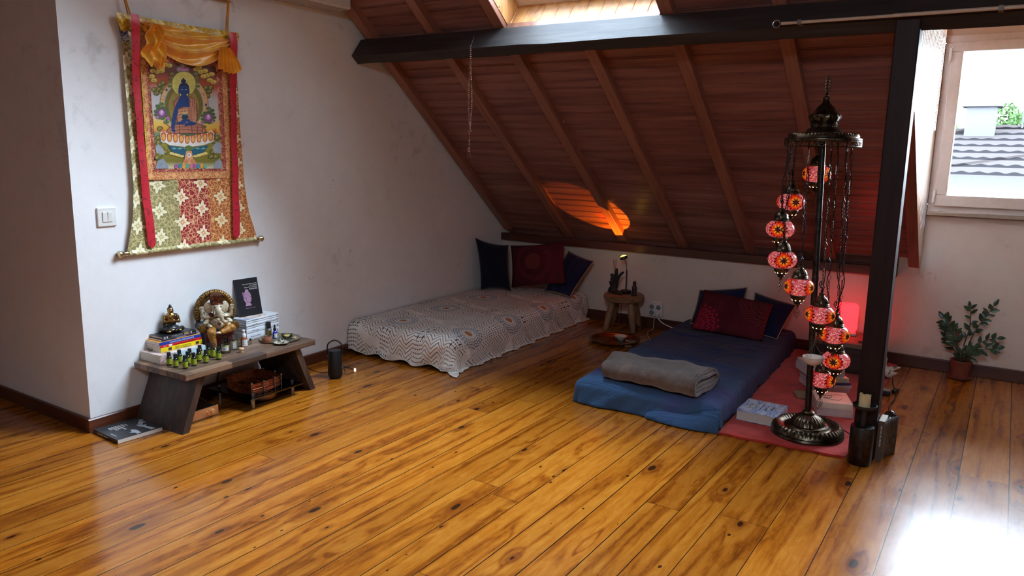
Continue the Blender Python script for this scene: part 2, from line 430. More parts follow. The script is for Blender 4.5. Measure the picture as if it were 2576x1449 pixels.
rs = thing('fill_skylight', (0, 0, 0), label='added unseen skylight giving fill light from the opposite roof slope'); rs['kind'] = 'structure'  # added skylight, out of view, supplies fill light to the room
m = MB(); q = [Vector(FP(x, t))+Vector((0, -.04, .05)) for x, t in ((RSX0-.02, RST0-.01), (RSX1+.02, RST0-.01), (RSX1+.02, RST1+.01), (RSX0-.02, RST1+.01))]; m.poly(q); m.build('pane', PANE, rs, smooth=False, recalc=False)
m = MB()
for a_, b_ in zip(q, q[1:]+q[:1]): m.tube([a_, b_], .035, 4)
m.build('window_frame', FRAMEM, rs, smooth=False)
m = MB(); m.box(-4.2, WX0, 6.20, 6.23, 0.55, 1.0); struct(m.build('light_seal_plank', BEAMW, smooth=False), 'added dark plank sealing out light behind the slope foot')  # added plank: blocks light and keeps the gap over the knee wall dark
def rafter(x0, x1, s0, s1, skew=0.0, label=None):
    m = MB(); m.box(x0, x1, s0, s1, 0, 0.058, 0.003)
    o = m.build('rafter', RAFT, smooth=False); o.matrix_world = Tr(0, 6.05, 0.733) @ Rx(pi-TH) @ Sc(1, 1, -1)
    # slope frame: local y runs up the roof, local z out of the room
    o.matrix_world = Matrix(((1, 0, 0, 0), (0, -CT, ST, 6.05), (0, ST, CT, 0.733), (0, 0, 0, 1))) @ Rz(skew)
    return struct(o, label)
rafter(-4.005, -3.93, -0.12, SR, -0.034, 'sloping rafter running along the white wall')
for x, l in ((-3.335, 'second rafter out from the white wall'), (-2.795, 'rafter at the wall side of the skylight'), (-2.25, 'rafter ending beneath the skylight'),
             (-1.69, 'rafter on the post side of the skylight'), (-1.09, 'rafter behind the hanging mosaic lamp')):
    if abs(x+2.25) < 0.01: rafter(x-0.037, x+0.037, -0.12, SKS0-0.03, label=l); rafter(x-0.037, x+0.037, SKS1+0.03, SR, label='rafter above the skylight')
    else: rafter(x-0.037, x+0.037, -0.12, SR, label=l)
rafter(-0.565, -0.492, -0.02, SR, label='rafter beside the window post')
for x in (1.39, 1.95, 2.5): rafter(x-0.037, x+0.037, -0.12, SR, label='rafter past the window')

# purlin beam, set square to the slope
m = MB(); EB = Vector((0, 4.0, 2.112)); e1 = Vector((0, CT, -ST)); e2 = Vector((0, ST, CT))
N = 40; rings = []
rb = random.Random(3)
for i in range(N+1):
    x = -3.96+(3.0+3.96)*i/N; j = [rb.uniform(-0.003, 0.003) for _ in range(4)]
    sag = 0.0
    p = EB+Vector((x, 0, sag))
    rings.append([m.V(q) for q in (p+e1*(j[0])+e2*j[1], p+e1*(0.078+j[2])+e2*j[0], p+e1*0.078+e2*0.152, p+e1*0.0+e2*0.152)])
for A, B in zip(rings, rings[1:]):
    for k in range(4): m.F([A[k], A[(k+1) % 4], B[(k+1) % 4], B[k]])
m.F(rings[0]); m.F(rings[-1])
struct(m.build('beam', BEAMW, ang=30), 'long old black timber beam across the slope')
m = MB(); m.box(-0.537, -0.433, 4.003, 4.118, 0.0, 2.148, 0.006); struct(m.build('post', POSTW, smooth=False), 'dark square timber post under the beam')
m = MB(); m.box(-4.06, -0.63, 6.02, 6.07, 0.645, 0.712, 0.004); struct(m.build('trim_1', BASEWX, smooth=False), 'brown board along the foot of the slope')

# baseboards
m = MB()
pp = [(1.975, 0), (6.07, 0)]
A = [m.V((LWX(y)+d, y, z)) for y in (1.972, 6.07) for d, z in ((-0.01, 0), (0.016, 0), (0.016, 0.066), (0.011, 0.072), (-0.01, 0.072))]
for k in range(5): m.F([A[k], A[(k+1) % 5], A[5+(k+1) % 5], A[5+k]])
m.F(A[:5]); m.F(A[5:]); struct(m.build('baseboard_left', BASEW, smooth=False), 'brown baseboard along the white wall')
m = MB(); m.box(-6.6, LWX(1.972)-0.0098, 1.9725, 1.9895, 0, 0.0718); struct(m.build('baseboard_alcove', BASEWX, smooth=False), 'dark baseboard around the corner')
m = MB(); m.box(-4.05, 3.0, 6.05, 6.07, 0, 0.088, 0.004); struct(m.build('baseboard_back', BASEWX, smooth=False), 'dark baseboard under the window')

# skylight well, window frame, pane
sk = thing('window_2', (0, 0, 0), label='skylight in a bright pine lined well'); sk['kind'] = 'structure'
def wellwall(p, along, up, L, H, nb, name):
    m = MB(); a = Vector(along); u = Vector(up); nrm = a.cross(u).normalized()
    q = [0.0]
    for i in range(nb):
        x0 = L*i/nb; x1 = L*(i+1)/nb; g = 0.004
        vs = [(x0, 0), (x0+g, 1), (x0+g*2, 1), (x0+g*3, 0), (x0+g*3.5, 0), (x1, 0)]
        for (u0, d0), (u1, d1) in zip(vs, vs[1:]):
            m.poly([Vector(p)+a*u0+nrm*(-0.004*d0), Vector(p)+a*u1+nrm*(-0.004*d1), Vector(p)+a*u1+nrm*(-0.004*d1)+u*H, Vector(p)+a*u0+nrm*(-0.004*d0)+u*H])
    o = m.build(name, PINE, sk, smooth=False, recalc=False); return o
n3 = Vector((0, ST, CT)); sup = Vector((0, -CT, ST))
wellwall(RP(SKX0, SKS0, -0.0), (1, 0, 0), n3, SKX1-SKX0, SKN, 10, 'lining')
wellwall(RP(SKX1, SKS1, -0.0), (-1, 0, 0), n3, SKX1-SKX0, SKN, 10, 'lining')
wellwall(RP(SKX0, SKS1, 0.04), -sup, n3, SKS1-SKS0, SKN-0.04, 12, 'lining')
wellwall(RP(SKX1, SKS0, 0.04), sup, n3, SKS1-SKS0, SKN-0.04, 12, 'lining')
FRM = Matrix(((1, 0, 0, 0), (0, -CT, ST, 6.05), (0, ST, CT, 0.733), (0, 0, 0, 1)))
m = MB(); t = 0.055
m.box(SKX0-.02, SKX1+.02, SKS0-.03, SKS0+t, SKN-.005, SKN+.06, .004, M=FRM); m.box(SKX0-.02, SKX1+.02, SKS1-t, SKS1+.03, SKN-.005, SKN+.06, .004, M=FRM)
m.box(SKX0-.02, SKX0+t, SKS0+t, SKS1-t, SKN-.005, SKN+.06, .004, M=FRM); m.box(SKX1-t, SKX1+.02, SKS0+t, SKS1-t, SKN-.005, SKN+.06, .004, M=FRM)
m.build('window_frame', FRAMEM, sk, smooth=False)
m = MB(); m.box(SKX0+t-.01, SKX1-t+.01, SKS0+t-.01, SKS1-t+.01, SKN+.03, SKN+.036, M=FRM); m.build('pane', PANE, sk, smooth=False)
m = MB(); m.box(SKX0+.002, SKX1-.002, SKS0+.001, SKS0+.022, -0.004, 0.046, .002, M=FRM); o = m.build('trim_2', RAFT, smooth=False); struct(o, 'narrow brown board along the bottom of the skylight')

# dormer: cheeks, ceiling, window
m = MB(); t0 = 6.05
def cheek(x, fx):
    m = MB(); n = 26
    y0, y1 = 4.05, 6.07
    for i in range(n):
        a0 = y0+(y1-y0)*i/n; a1 = y0+(y1-y0)*(i+1)/n
        for b0, b1, d in ((a0, a0+.006, -.004), (a0+.006, a1, 0)):
            m.poly([(x+fx*d, b0, max(.6, slz(b0)-.05)), (x+fx*d, b1, max(.6, slz(b1)-.05)), (x+fx*d, b1, 2.5), (x+fx*d, b0, 2.5)])
    return m.build('wall_dormer', CHEEKW, smooth=False)
struct(cheek(-0.49, 1), 'pale board cheek of the window dormer'); struct(cheek(DX1, -1))
m = MB(); m.box(-0.55, DX1+.05, 3.9, 6.2, 2.44, 2.5); struct(m.build('ceiling_dormer', CHEEKW, smooth=False))
wd = thing('window_1', (0, 6.07, 0), label='white framed window looking out on tiled roofs'); wd['kind'] = 'structure'
m = MB(); fy0, fy1 = -0.012, 0.08
for (x0, x1, z0, z1) in ((WX0, WX0+.045, WZ0+.075, WZ1-.05), (WX1-.045, WX1, WZ0+.075, WZ1-.05), (WX0, WX1, WZ1-.05, WZ1), (WX0, WX1, WZ0+.02, WZ0+.075)): m.box(x0, x1, fy0, fy1, z0, z1, .004)
m.build('window_frame', FRAMEM, wd, smooth=False)
m = MB(); gx0, gx1, gz0, gz1 = -0.378, WX1-.105, 1.242, 2.19
for (x0, x1, z0, z1) in ((WX0+.04, gx0, gz0, gz1), (gx1, WX1-.04, gz0, gz1), (WX0+.04, WX1-.04, gz1, WZ1-.045), (WX0+.04, WX1-.04, 1.165, gz0)): m.box(x0, x1, -.035, .05, z0, z1, .006)
m.build('sash', FRAMEM, wd, smooth=False)
m = MB(); m.box(gx0-.01, gx1+.01, .010, .016, gz0-.01, gz1+.01); m.build('pane', PANE, wd, smooth=False)
for z in (1.19, 2.13):
    m = MB(); m.box(WX0+.028, WX0+.045, -.05, -.01, z, z+.085, .004); m.lathe([(.007, -.012), (.007, 0)], 10, Tr(WX0+.036, -.03, z)); m.build('hinge', WHITEP, wd)
SILLM = metal('sill_metal', (168, 150, 132), 0.4, 0.05)
m = MB(); m.box(WX0, WX1, -.045, .02, WZ0, WZ0+.025, .003); m.build('sill', SILLM, wd, smooth=False)
m = MB(); m.box(-.445, -.385, -.03, -.012, WZ0+.026, WZ0+.031); m.box(-.415, -.402, -.03, -.015, WZ0+.028, WZ0+.045, .002); m.build('latch', WHITEP, wd)

# ---------------------------------------------------------------- outside the window
TILE = NT('roof_tile', 1.0, spec=0.0); x, y, z = TILE.xyz(); rr = ((z*7.2).frac()); wv = (x*22).sin()*0.10
TILE.col(TILE.mix(((rr+wv).abs()).lt(0.36), (46, 42, 41), (21, 20, 21))); TILE = TILE.m
HWALL = pm('outside_render', (60, 60, 62), 1.0, var=0.03, spec=0)
hs = thing('neighbour_house', (1.2, 19.0, 1.18), label='neighbouring house with grey tiled hip roof beyond the window', cat='building')
m = MB(); m.box(-7, 7, -1.2, 6, -9, 0); m.build('wall', HWALL, hs, smooth=False)
m = MB(); a, b_, c_, d_ = (-7.4, -1.6, 0), (7.4, -1.6, 0), (7.4, 6.2, 0), (-7.4, 6.2, 0); r0, r1 = (-1.9, 2.4, 1.0), (1.0, 2.4, 1.0)
# nearer hip in front of the main one
m.poly([a, b_, r1, r0]); m.poly([b_, c_, r1]); m.poly([c_, d_, r0, r1]); m.poly([d_, a, r0])
e0, e1_, ep = (-3.2, -2.2, -.02), (3.6, -2.2, -.02), (0.2, 0.4, .62); m.poly([e0, e1_, ep]); m.poly([e1_, (3.6, 2, -.02), ep]); m.poly([(-3.2, 2, -.02), e0, ep])
m.build('roof', TILE, hs, smooth=False)
m = MB()
for p, q in ((a, r0), (r0, r1), (b_, r1), (e0, ep), (e1_, ep)):
    pts_ = [Vector(p).lerp(Vector(q), i/14) for i in range(15)]; m.tube(pts_, [0.07 if i % 2 else 0.09 for i in range(15)], 6)
m.build('ridge_tiles', TILE, hs)
m = MB(); m.box(-2.3, -1.7, 1.6, 2.1, .6, 1.45, .03); m.box(-2.4, -1.6, 1.5, 2.2, 1.45, 1.55, .02); m.build('chimney', HWALL, hs, smooth=False)
m = MB(); m.tube([(-1.2, 2.3, 1.0), (-1.2, 2.3, 2.6)], .02, 6); m.tube([(-1.6, 2.3, 2.5), (-.8, 2.3, 2.3)], .015, 5); m.build('aerial', HWALL, hs)
LEAFO = pm('outdoor_leaf', (38, 52, 30), 1.0, var=0.35, scale=2, spec=0)
BARK = pm('outdoor_bark', (60, 50, 40), 0.9)
def tree(x, y, z, r, h, label, seed):
    t = thing('tree', (x, y, -8), label=label, cat='tree'); rn = random.Random(seed)
    m = MB(); m.tube([(0, 0, 0), (0.1, 0, (z+8)*.5), (0, 0, z+8)], [.3, .22, .1], 8); m.build('trunk', BARK, t)
    m = MB()
    cl = [(rn.gauss(0, r*.45), rn.gauss(0, r*.35), rn.uniform(-h, h)) for _ in range(16)]
    for c in cl:
        for _ in range(330):
            d = Vector((rn.gauss(0, 1), rn.gauss(0, 1), rn.gauss(0, 1))).normalized()*r*.36*rn.uniform(.6, 1); p = Vector(c)+d
            a = Vector((rn.gauss(0, 1), rn.gauss(0, 1), rn.gauss(0, 1))).normalized(); b = a.orthogonal().normalized(); s_ = .075
            m.poly([p-a*s_, p+b*s_*.6, p+a*s_, p-b*s_*.6])
    m.build('foliage', LEAFO, t, smooth=False, loc=(0, 0, z+8), recalc=False)
tree(-0.45, 28.5, 2.15, 1.45, .6, 'pale green leafy tree behind the roof chimney', 1)
tree(4.6, 29, 1.9, 1.2, .5, 'pale green tree showing over the roof ridge', 2)
# ---------------------------------------------------------------- hanging scroll on the white wall
def brocade(name, base, motif, accent, cell=0.14, vine=42, scale=1.0, rough=0.55, thr=0.036):
    n = NT(name, rough, spec=0.4); x, y, z = n.xyz()
    # staggered medallions
    a = y/cell; b = z/(cell*1.05); col_ = a.floor(); b2 = b+(col_*0.5).frac()
    px = (a.frac()-0.5)*cell; pz = (b2.frac()-0.5)*cell*1.05
    r = (px*px+pz*pz).pw(0.5); th = px.at2(pz)
    pet = (th*8).sin()*0.22+(th*4+0.7).sin()*0.2+1
    med = r.lt(pet*cell*0.25); core = r.lt(pet*cell*0.11)*r.gt(cell*0.03)
    v = n.N('TexVoronoi'); v.feature = 'DISTANCE_TO_EDGE'; v.inputs['Scale'].default_value = vine
    wob = n.noise(scale=vine*0.7, detail=1, col=True); mx = n.N('VectorMath'); mx.operation = 'MULTIPLY_ADD'
    n.L(wob, mx.inputs[0]); mx.inputs[1].default_value = (0.03,)*3; n.L(n.coord(), mx.inputs[2]); n.L(mx.outputs[0], v.inputs['Vector'])
    ve = E(n.nt, v.outputs['Distance']).lt(thr+0.03)*r.gt(cell*0.29)
    curl = ((n.noise(scale=vine*0.55, detail=1)*26).sin().abs()).lt(0.2)*r.gt(cell*0.27)
    c = n.mix(ve.mx(curl), base, accent); c = n.mix(med, c, motif); c = n.mix(core, c, accent)
    n.col(c); n.bump(n.noise(scale=500, detail=1)*0.4+ve*0.6, 0.15, 0.001); n.b.inputs['Sheen Weight'].default_value = 0.2
    return n.m
BR_GREEN = brocade('green_brocade', (142, 132, 82), (244, 236, 196), (204, 190, 132), 0.135)
BR_RED = brocade('red_brocade', (150, 16, 30), (248, 232, 192), (226, 168, 122), 0.135)
BR_ORANGE = brocade('orange_brocade', (176, 90, 36), (250, 234, 186), (234, 176, 112), 0.13)
BR_BORDER = brocade('orange_border_brocade', (196, 110, 58), (232, 170, 110), (236, 186, 128), 0.07, 60)
BR_FRAME = brocade('crimson_border_brocade', (136, 12, 28), (222, 150, 110), (214, 138, 104), 0.06, 70)
BR_NAVY = brocade('navy_brocade', (26, 34, 74), (196, 196, 190), (150, 156, 170), 0.06, 60)
BR_GOLD = brocade('gold_brocade', (222, 178, 44), (248, 206, 66), (176, 136, 30), 0.10, 40, rough=0.35)
RIBBON = NT('red_satin', 0.42); _x, _y, _z = RIBBON.xyz()
_a = (_z/0.085).frac()-0.5; _q = (_y*18).sin(); RIBBON.col(RIBBON.mix(RIBBON.noise(scale=55, detail=2).gt(0.58)*((_a.abs()).lt(0.33)), (196, 24, 44), (146, 10, 30))); RIBBON.b.inputs['Sheen Weight'].default_value = .3; RIBBON = RIBBON.m
SATIN = NT('saffron_satin', 0.32, spec=0.6); SATIN.col(SATIN.ramp(SATIN.noise(scale=14, detail=3), [(.35, (234, 150, 18)), (.65, (252, 190, 48))])); SATIN.b.inputs['Sheen Weight'].default_value = .4; SATIN.b.inputs['Anisotropic'].default_value = 0.4; SATIN = SATIN.m
BRASSK = metal('knob_brass', (188, 170, 132), 0.28)

SY, SZ = 2.65, 0.915
sc = thing('wall_scroll', (LWX(SY)+0.004, SY, SZ), rz=0.0354, label='tall brocade wall scroll with a painted blue seated figure and red ribbons', cat='scroll')
def W2(y, z, d=0.0): return (0.014+d, (y-SY), z-SZ)
def edge(z, side):
    L = [(0.905, 2.240), (0.98, 2.258), (1.10, 2.287), (1.266, 2.303), (1.6, 2.301), (1.989, 2.297), (2.08, 2.286), (2.134, 2.269)]
    R_ = [(0.905, 3.112), (0.98, 3.088), (1.10, 3.05), (1.244, 3.028), (1.6, 3.012), (1.989, 3.004), (2.08, 3.008), (2.134, 3.018)]
    P = L if side == 0 else R_
    for (z0, y0), (z1, y1) in zip(P, P[1:]):
        if z <= z1: return lerp(y0, y1, max(0, (z-z0)/(z1-z0)))
    return P[-1][1]
m = MB(); nz = 40
cols = [lambda z: edge(z, 0), lambda z: 2.568 if z < 1.31 else 2.568, lambda z: 2.77, lambda z: edge(z, 1)]
for k in range(3):
    for i in range(nz):
        z0, z1 = lerp(.912, 2.09, i/nz), lerp(.912, 2.09, (i+1)/nz)
        for j in range(6):
            f = lambda z, t: (lambda y: W2(y, z, 0.004*sin(y*21+z*3)+0.004))(lerp(cols[k](z), cols[k+1](z), t))
            m.poly([f(z0, j/6), f(z0, (j+1)/6), f(z1, (j+1)/6), f(z1, j/6)], k if z0 < 2.0 or 0 < j+k*6 < 17 else 3)
m.build('brocade_cloth', [BR_GREEN, BR_RED, BR_ORANGE, BR_NAVY], sc, recalc=False, weld=True)
def rectz(y0, y1, z0, z1, d, mat, name, top=None):
    m = MB(); n = 18
    for i in range(n):
        a, b = lerp(y0, y1, i/n), lerp(y0, y1, (i+1)/n); h = lambda y: 0.004*sin(y*21+z0*3)*0+0.008+d
        m.poly([W2(a, z0, h(a)), W2(b, z0, h(b)), W2(b, z1, h(b)), W2(a, z1, h(a))])
    return m.build(name, mat, sc, recalc=False, weld=True)
rectz(2.392, 2.93, 1.297, 2.06, 0.0012, BR_BORDER, 'border_cloth'); rectz(2.421, 2.893, 1.338, 1.975, 0.0024, BR_FRAME, 'picture_border')
for (y0, y1) in ((2.386, 2.392), (2.93, 2.934)):
    m = MB(); m.poly([W2(y0, 1.30, .0095), W2(y1, 1.30, .0095), W2(y1, 2.06, .0095), W2(y0, 2.06, .0095)]); m.build('gold_piping', BR_GOLD, sc, recalc=False)

# the painting: flat painted shapes, traced on the wall plane and set at their real size
def K(cx, cy, d=0.0):
    p = at_x(260+cx/2.132, cy/2.132, -3.888); return W2(p.y, p.z, 0.0122+d)
def flat(c, rough=0.6):
    return pm('paint_%02x%02x%02x' % c, c, rough, var=0.06, scale=60)
PM = {}
def pc(c):
    if c not in PM: PM[c] = flat(c)
    return PM[c]
bgm = NT('painting_ground', 0.6); uvn = bgm.N('UVMap'); sp_ = bgm.N('SeparateXYZ'); bgm.L(uvn.outputs[0], sp_.inputs[0])
bgm.col(bgm.ramp(E(bgm.nt, sp_.outputs[1])+(bgm.noise(scale=20)-.5)*0.03, [(0.0, (214, 206, 170)), (0.07, (122, 112, 28)), (0.22, (150, 136, 36)), (0.33, (120, 146, 112)), (0.37, (236, 164, 40)), (0.44, (240, 206, 96)), (0.52, (214, 214, 206)), (0.68, (206, 206, 206)), (0.80, (196, 84, 40)), (0.92, (106, 60, 48)), (1.0, (92, 62, 50))])); bgm = bgm.m
pt = None
m = MB(); m.poly([K(283, 905), K(641, 905), K(608, 358), K(236, 326)], uvs=[(0, 0), (1, 0), (1, 1), (0, 1)])
painting = m.build('painting', bgm, sc, smooth=False, recalc=False)
lay = [0]
def shape(pts, c):
    lay[0] += 1; d = 0.00025+0.000007*lay[0]
    SH.setdefault(c, []).append([K(x, y, d) for x, y in pts])
SH = {}
def E2(cx, cy, rx, ry, c, n=22): shape(ellpts(cx, cy, rx, ry, n), c)
rp_ = random.Random(5)
for cx, cy in ((270, 352), (300, 358), (330, 346), (352, 352), (285, 385), (262, 380), (256, 410), (268, 432), (310, 380), (500, 372), (525, 385), (548, 380), (560, 405), (585, 398), (575, 430), (595, 440), (540, 410), (515, 362)):
    E2(cx, cy, 19, 13, (120, 96, 30)); E2(cx, cy-1, 17, 11, (216, 190, 84)); E2(cx-3, cy+2, 8, 4, (186, 152, 54)); E2(cx+6, cy-3, 5, 3, (236, 216, 120))
for cx, cy in ((300, 455), (318, 445), (290, 480), (280, 500), (310, 490), (322, 470), (268, 480), (552, 470), (570, 490), (545, 500), (560, 515), (580, 470), (300, 690), (290, 740), (310, 800), (300, 830), (330, 815), (285, 845), (600, 760), (612, 800), (590, 815), (608, 840), (580, 840), (615, 740), (590, 720), (292, 765)):
    E2(cx, cy, 17, 14, (74, 84, 32)); E2(cx, cy-2, 12, 10, (116, 120, 52)); E2(cx+rp_.uniform(-5, 5), cy-4, 6, 5, (196, 134, 62)); E2(cx-6, cy+3, 5, 4, (150, 146, 74))
for pts, c in (([(270, 905), (290, 860), (320, 850), (345, 895), (345, 905)], (142, 150, 158)), ([(590, 905), (600, 870), (625, 850), (640, 870), (641, 905)], (150, 158, 164)), ([(272, 790), (290, 770), (318, 800), (322, 830), (280, 820)], (160, 168, 170)), ([(585, 790), (610, 760), (636, 770), (638, 820), (600, 822)], (160, 170, 172))): shape(pts, c)
E2(432, 562, 134, 150, (60, 60, 60), 40); E2(432, 562, 132, 148, (230, 182, 128), 40); E2(430, 566, 108, 126, (96, 168, 160), 40); E2(430, 566, 103, 121, (128, 108, 38), 40); E2(430, 570, 84, 100, (160, 138, 66), 36)
for a in range(0, 360, 24):
    E2(432+120*cos(radians(a)), 562+136*sin(radians(a)), 6, 8, ((60, 70, 130), (176, 50, 40), (220, 160, 90))[a//24 % 3], 10)
for s_ in (-1, 1):     # side peonies and leaves
    ox = 308 if s_ < 0 else 565; oy = 606 if s_ < 0 else 630
    for a in range(0, 360, 40): E2(ox+30*cos(radians(a)), oy+28*sin(radians(a)), 15, 9, (86, 112, 58), 10)
    E2(ox, oy-48, 14, 10, (98, 124, 66)); E2(ox+s_*22, oy-38, 12, 8, (86, 112, 58)); E2(ox-s_*26, oy+50, 16, 9, (98, 124, 66))
    for a in range(0, 360, 45): E2(ox+12*cos(radians(a)), oy+12*sin(radians(a)), 13, 11, (146, 76, 146), 12)
    E2(ox, oy-2, 13, 14, (206, 160, 206)); E2(ox, oy-8, 5, 9, (240, 222, 240)); E2(ox-s_*34, oy+28, 10, 10, (176, 116, 170)); E2(ox+s_*24, oy+24, 8, 8, (180, 130, 176))
for a in range(-60, 241, 30): E2(424+26*cos(radians(a)), 372-14*sin(radians(a)), 12, 8, (98, 120, 72), 10)
for cx in (402, 414, 426, 438, 450): E2(cx, 372, 8, 12, (190, 130, 180), 10)
E2(424, 352, 14, 9, (196, 176, 170)); E2(412, 348, 8, 7, (150, 110, 100)); E2(438, 348, 8, 7, (150, 110, 100))
for s_ in (-1, 1):
    for k in range(4): E2(430+s_*(66+k*4), 396+k*22, 13, 9, (110, 130, 70), 10)
E2(430, 450, 68, 69, (120, 112, 40), 40); E2(430, 450, 65, 66, (224, 216, 112), 40)
BL, BLD = (28, 62, 122), (20, 34, 80); RO, ROD, ROL = (190, 122, 92), (122, 58, 40), (214, 158, 122)
# lotus seat
shape([(300, 705), (340, 725), (445, 735), (560, 728), (598, 712), (575, 765), (540, 778), (450, 790), (350, 778), (320, 760)], (236, 232, 222))
for k in range(9):
    x = 318+k*32.5; y = 735-14*abs(k-4)/4+8
    shape([(x-20, y-16), (x, y-30), (x+20, y-16), (x+14, y+28), (x, y+38), (x-14, y+28)], (240, 236, 226)); shape([(x-16, y-12), (x, y-24), (x+16, y-12), (x+11, y+22), (x, y+31), (x-11, y+22)], (208, 100, 42)); E2(x, y+6, 9, 18, (238, 178, 92), 12)
for k in range(8):
    x = 302+k*41; shape([(x, 712-6*(k in (0, 7))*2), (x+14, 688 if k in (0, 7) else 706), (x+26, 716)], (224, 110, 58))
shape([(340, 706), (450, 730), (565, 712), (540, 696), (370, 694)], (76, 104, 62))
# robe base and crossed legs
shape([(330, 712), (342, 690), (372, 668), (430, 655), (490, 655), (535, 672), (556, 700), (545, 714), (500, 718), (440, 716), (372, 718)], ROD)
shape([(334, 710), (346, 690), (374, 671), (430, 659), (490, 659), (532, 675), (551, 700), (540, 711), (500, 714), (440, 712), (374, 714)], RO)
for x in (372, 402, 470, 500, 528): shape([(x, 668), (x+4, 668), (x+7, 712), (x+3, 712)], ROD)
for y in (678, 694): shape([(356, y+4), (430, y), (530, y+4), (530, y+7), (430, y+3), (356, y+7)], ROD)
# torso robe
shape([(372, 548), (398, 520), (425, 512), (458, 516), (488, 532), (504, 570), (506, 640), (488, 664), (430, 670), (392, 664), (384, 612)], ROD)
shape([(376, 550), (400, 523), (426, 515), (457, 519), (485, 535), (500, 572), (502, 638), (486, 660), (430, 666), (396, 660), (388, 612)], RO)
for k in range(5): shape([(462+k*8, 540+k*14), (500, 556+k*20), (500, 560+k*20), (462+k*8, 545+k*14)], ROD)
for k in range(3): shape([(468+k*12, 530), (471+k*12, 530), (484+k*6, 655), (480+k*6, 655)], ROL)
shape([(395, 590), (455, 580), (452, 660), (400, 662)], ROL)
for k in range(3): shape([(398, 600+k*16), (455, 592+k*16), (455, 595+k*16), (398, 603+k*16)], ROD)
# blue body
shape([(388, 560), (404, 526), (414, 512), (446, 512), (460, 528), (462, 575), (430, 573), (396, 585)], BL)
shape([(388, 555), (400, 548), (398, 600), (384, 650), (378, 690), (384, 704), (376, 712), (362, 700), (360, 668), (370, 610)], BL)
shape([(386, 658), (410, 650), (440, 650), (440, 662), (420, 668), (394, 668)], BL); shape([(436, 660), (470, 650), (500, 662), (488, 672), (440, 676), (432, 684)], BL)
E2(436, 628, 18, 17, (22, 60, 72)); E2(436, 614, 18, 4, (80, 120, 120)); shape([(420, 612), (428, 594), (436, 606), (444, 592), (452, 612)], (224, 190, 116)); shape([(412, 645), (430, 640), (462, 640), (466, 652), (430, 656)], BL)
shape([(420, 500), (442, 500), (446, 520), (414, 520)], BL); E2(430, 478, 27, 34, BL); E2(404, 490, 5, 20, BL); E2(456, 490, 5, 20, BL)
shape([(402, 480), (402, 462), (412, 448), (430, 441), (448, 448), (458, 462), (458, 480), (450, 464), (430, 458), (410, 464)], BLD); E2(428, 436, 14, 12, BLD); E2(427, 424, 5, 6, BLD)
for x in (420, 441): shape([(x-6, 481), (x, 478), (x+6, 481), (x, 484)], (214, 214, 222)); shape([(x-7, 474), (x, 471), (x+7, 474), (x, 473)], BLD)
shape([(429, 480), (432, 480), (435, 494), (426, 494)], (40, 80, 140)); shape([(424, 501), (430, 499), (437, 501), (430, 504)], (120, 66, 90))
# water, stand, jewels
shape([(340, 780), (450, 796), (568, 778), (540, 815), (470, 850), (400, 840), (365, 815)], (30, 92, 112))
for k in range(6): shape([(360+k*32, 795+5*(k % 2)), (376+k*32, 790), (390+k*32, 797), (376+k*32, 801)], (116, 170, 176))
for s_ in (-1, 1):
    for k in range(4): E2(455+s_*(38+k*18), 838-k*5, 14, 7, (232, 206, 116), 12)
shape([(430, 790), (455, 778), (482, 790), (470, 812), (445, 812)], (98, 120, 52)); shape([(442, 810), (472, 810), (480, 850), (498, 880), (420, 880), (434, 850)], (224, 160, 108)); E2(458, 832, 11, 12, (240, 236, 226)); E2(458, 832, 4, 5, (150, 60, 50)); E2(440, 866, 14, 12, (206, 130, 80)); E2(478, 866, 14, 12, (206, 130, 80))
for k, x in enumerate(range(388, 560, 20)): E2(x, 892-3*(k % 2), 10, 13, ((176, 90, 150), (60, 140, 150), (226, 160, 70), (106, 170, 140), (206, 120, 130))[k % 5])
m = MB(); keys = list(SH)
for i, c in enumerate(keys):
    for p in SH[c]: m.poly(p, i)
m.build('painted_figure', [pc(c) for c in keys], painting, smooth=False, recalc=False)
# top gold band, swag, bunches
m = MB(); nb = 40
def band(t, v):
    y = lerp(2.269, 3.018, t); e = min(t, 1-t); dip = 0.055+0.0*t
    zt = 2.136-0.004*sin(t*pi); zb = 2.062 if e > .08 else lerp(2.02, 2.062, e/.08)
    if e < .035: zb = lerp(2.10, zb, e/.035)
    return W2(y, lerp(zb, zt, v), 0.014+0.006*sin(v*pi)+.002*sin(t*40))
m.grid(band, nb, 6); m.build('gold_band', BR_GOLD, sc, recalc=False)
def swag(t, v):
    y = lerp(2.40, 2.955, t); top = 2.112-0.02*t; drop = (0.035+0.155*sin(pi*min(1, t*1.02))**0.8)
    z = top-drop*v; fold = 0.013*sin(v*16+t*4+2.2*sin(t*pi))*(0.3+v)+0.006*sin(v*33+t*9)
    return W2(y, z-0.008*sin(v*16)*sin(pi*t), 0.030+fold+0.012*sin(pi*v))
m = MB(); m.grid(swag, 60, 44); m.build('swag_curtain', SATIN, sc, recalc=False)
def bunch(y0, y1, top, bot, lean, ph, nm, k=9, sq=1.0):
    m = MB()
    def f(t, v):
        wd_ = (y1-y0)*(0.42+0.58*v**0.8)*(1.05-0.25*max(0, v-.75)); yc = lerp((y0+y1)/2-lean, (y0+y1)/2+lean, v)
        y = yc+(t-.5)*wd_; z = lerp(top, bot, v)-0.030*sin(pi*t)*v+0.012*sin(t*pi*k+ph)*v*sq
        return W2(y, z, 0.046+0.011*sin(t*pi*k+v*2*sq+ph)+0.022*sin(pi*t)+.010*sin(v*9*sq+t*6)*sq)
    m.grid(f, 54, 26); m.build(nm, SATIN, sc, recalc=False)
bunch(2.375, 2.53, 2.10, 1.915, -0.005, 0.4, 'curtain_bunch', 7, 1.5); bunch(2.82, 2.985, 2.035, 1.925, 0.012, 1.1, 'curtain_bunch', 12, 0.3)
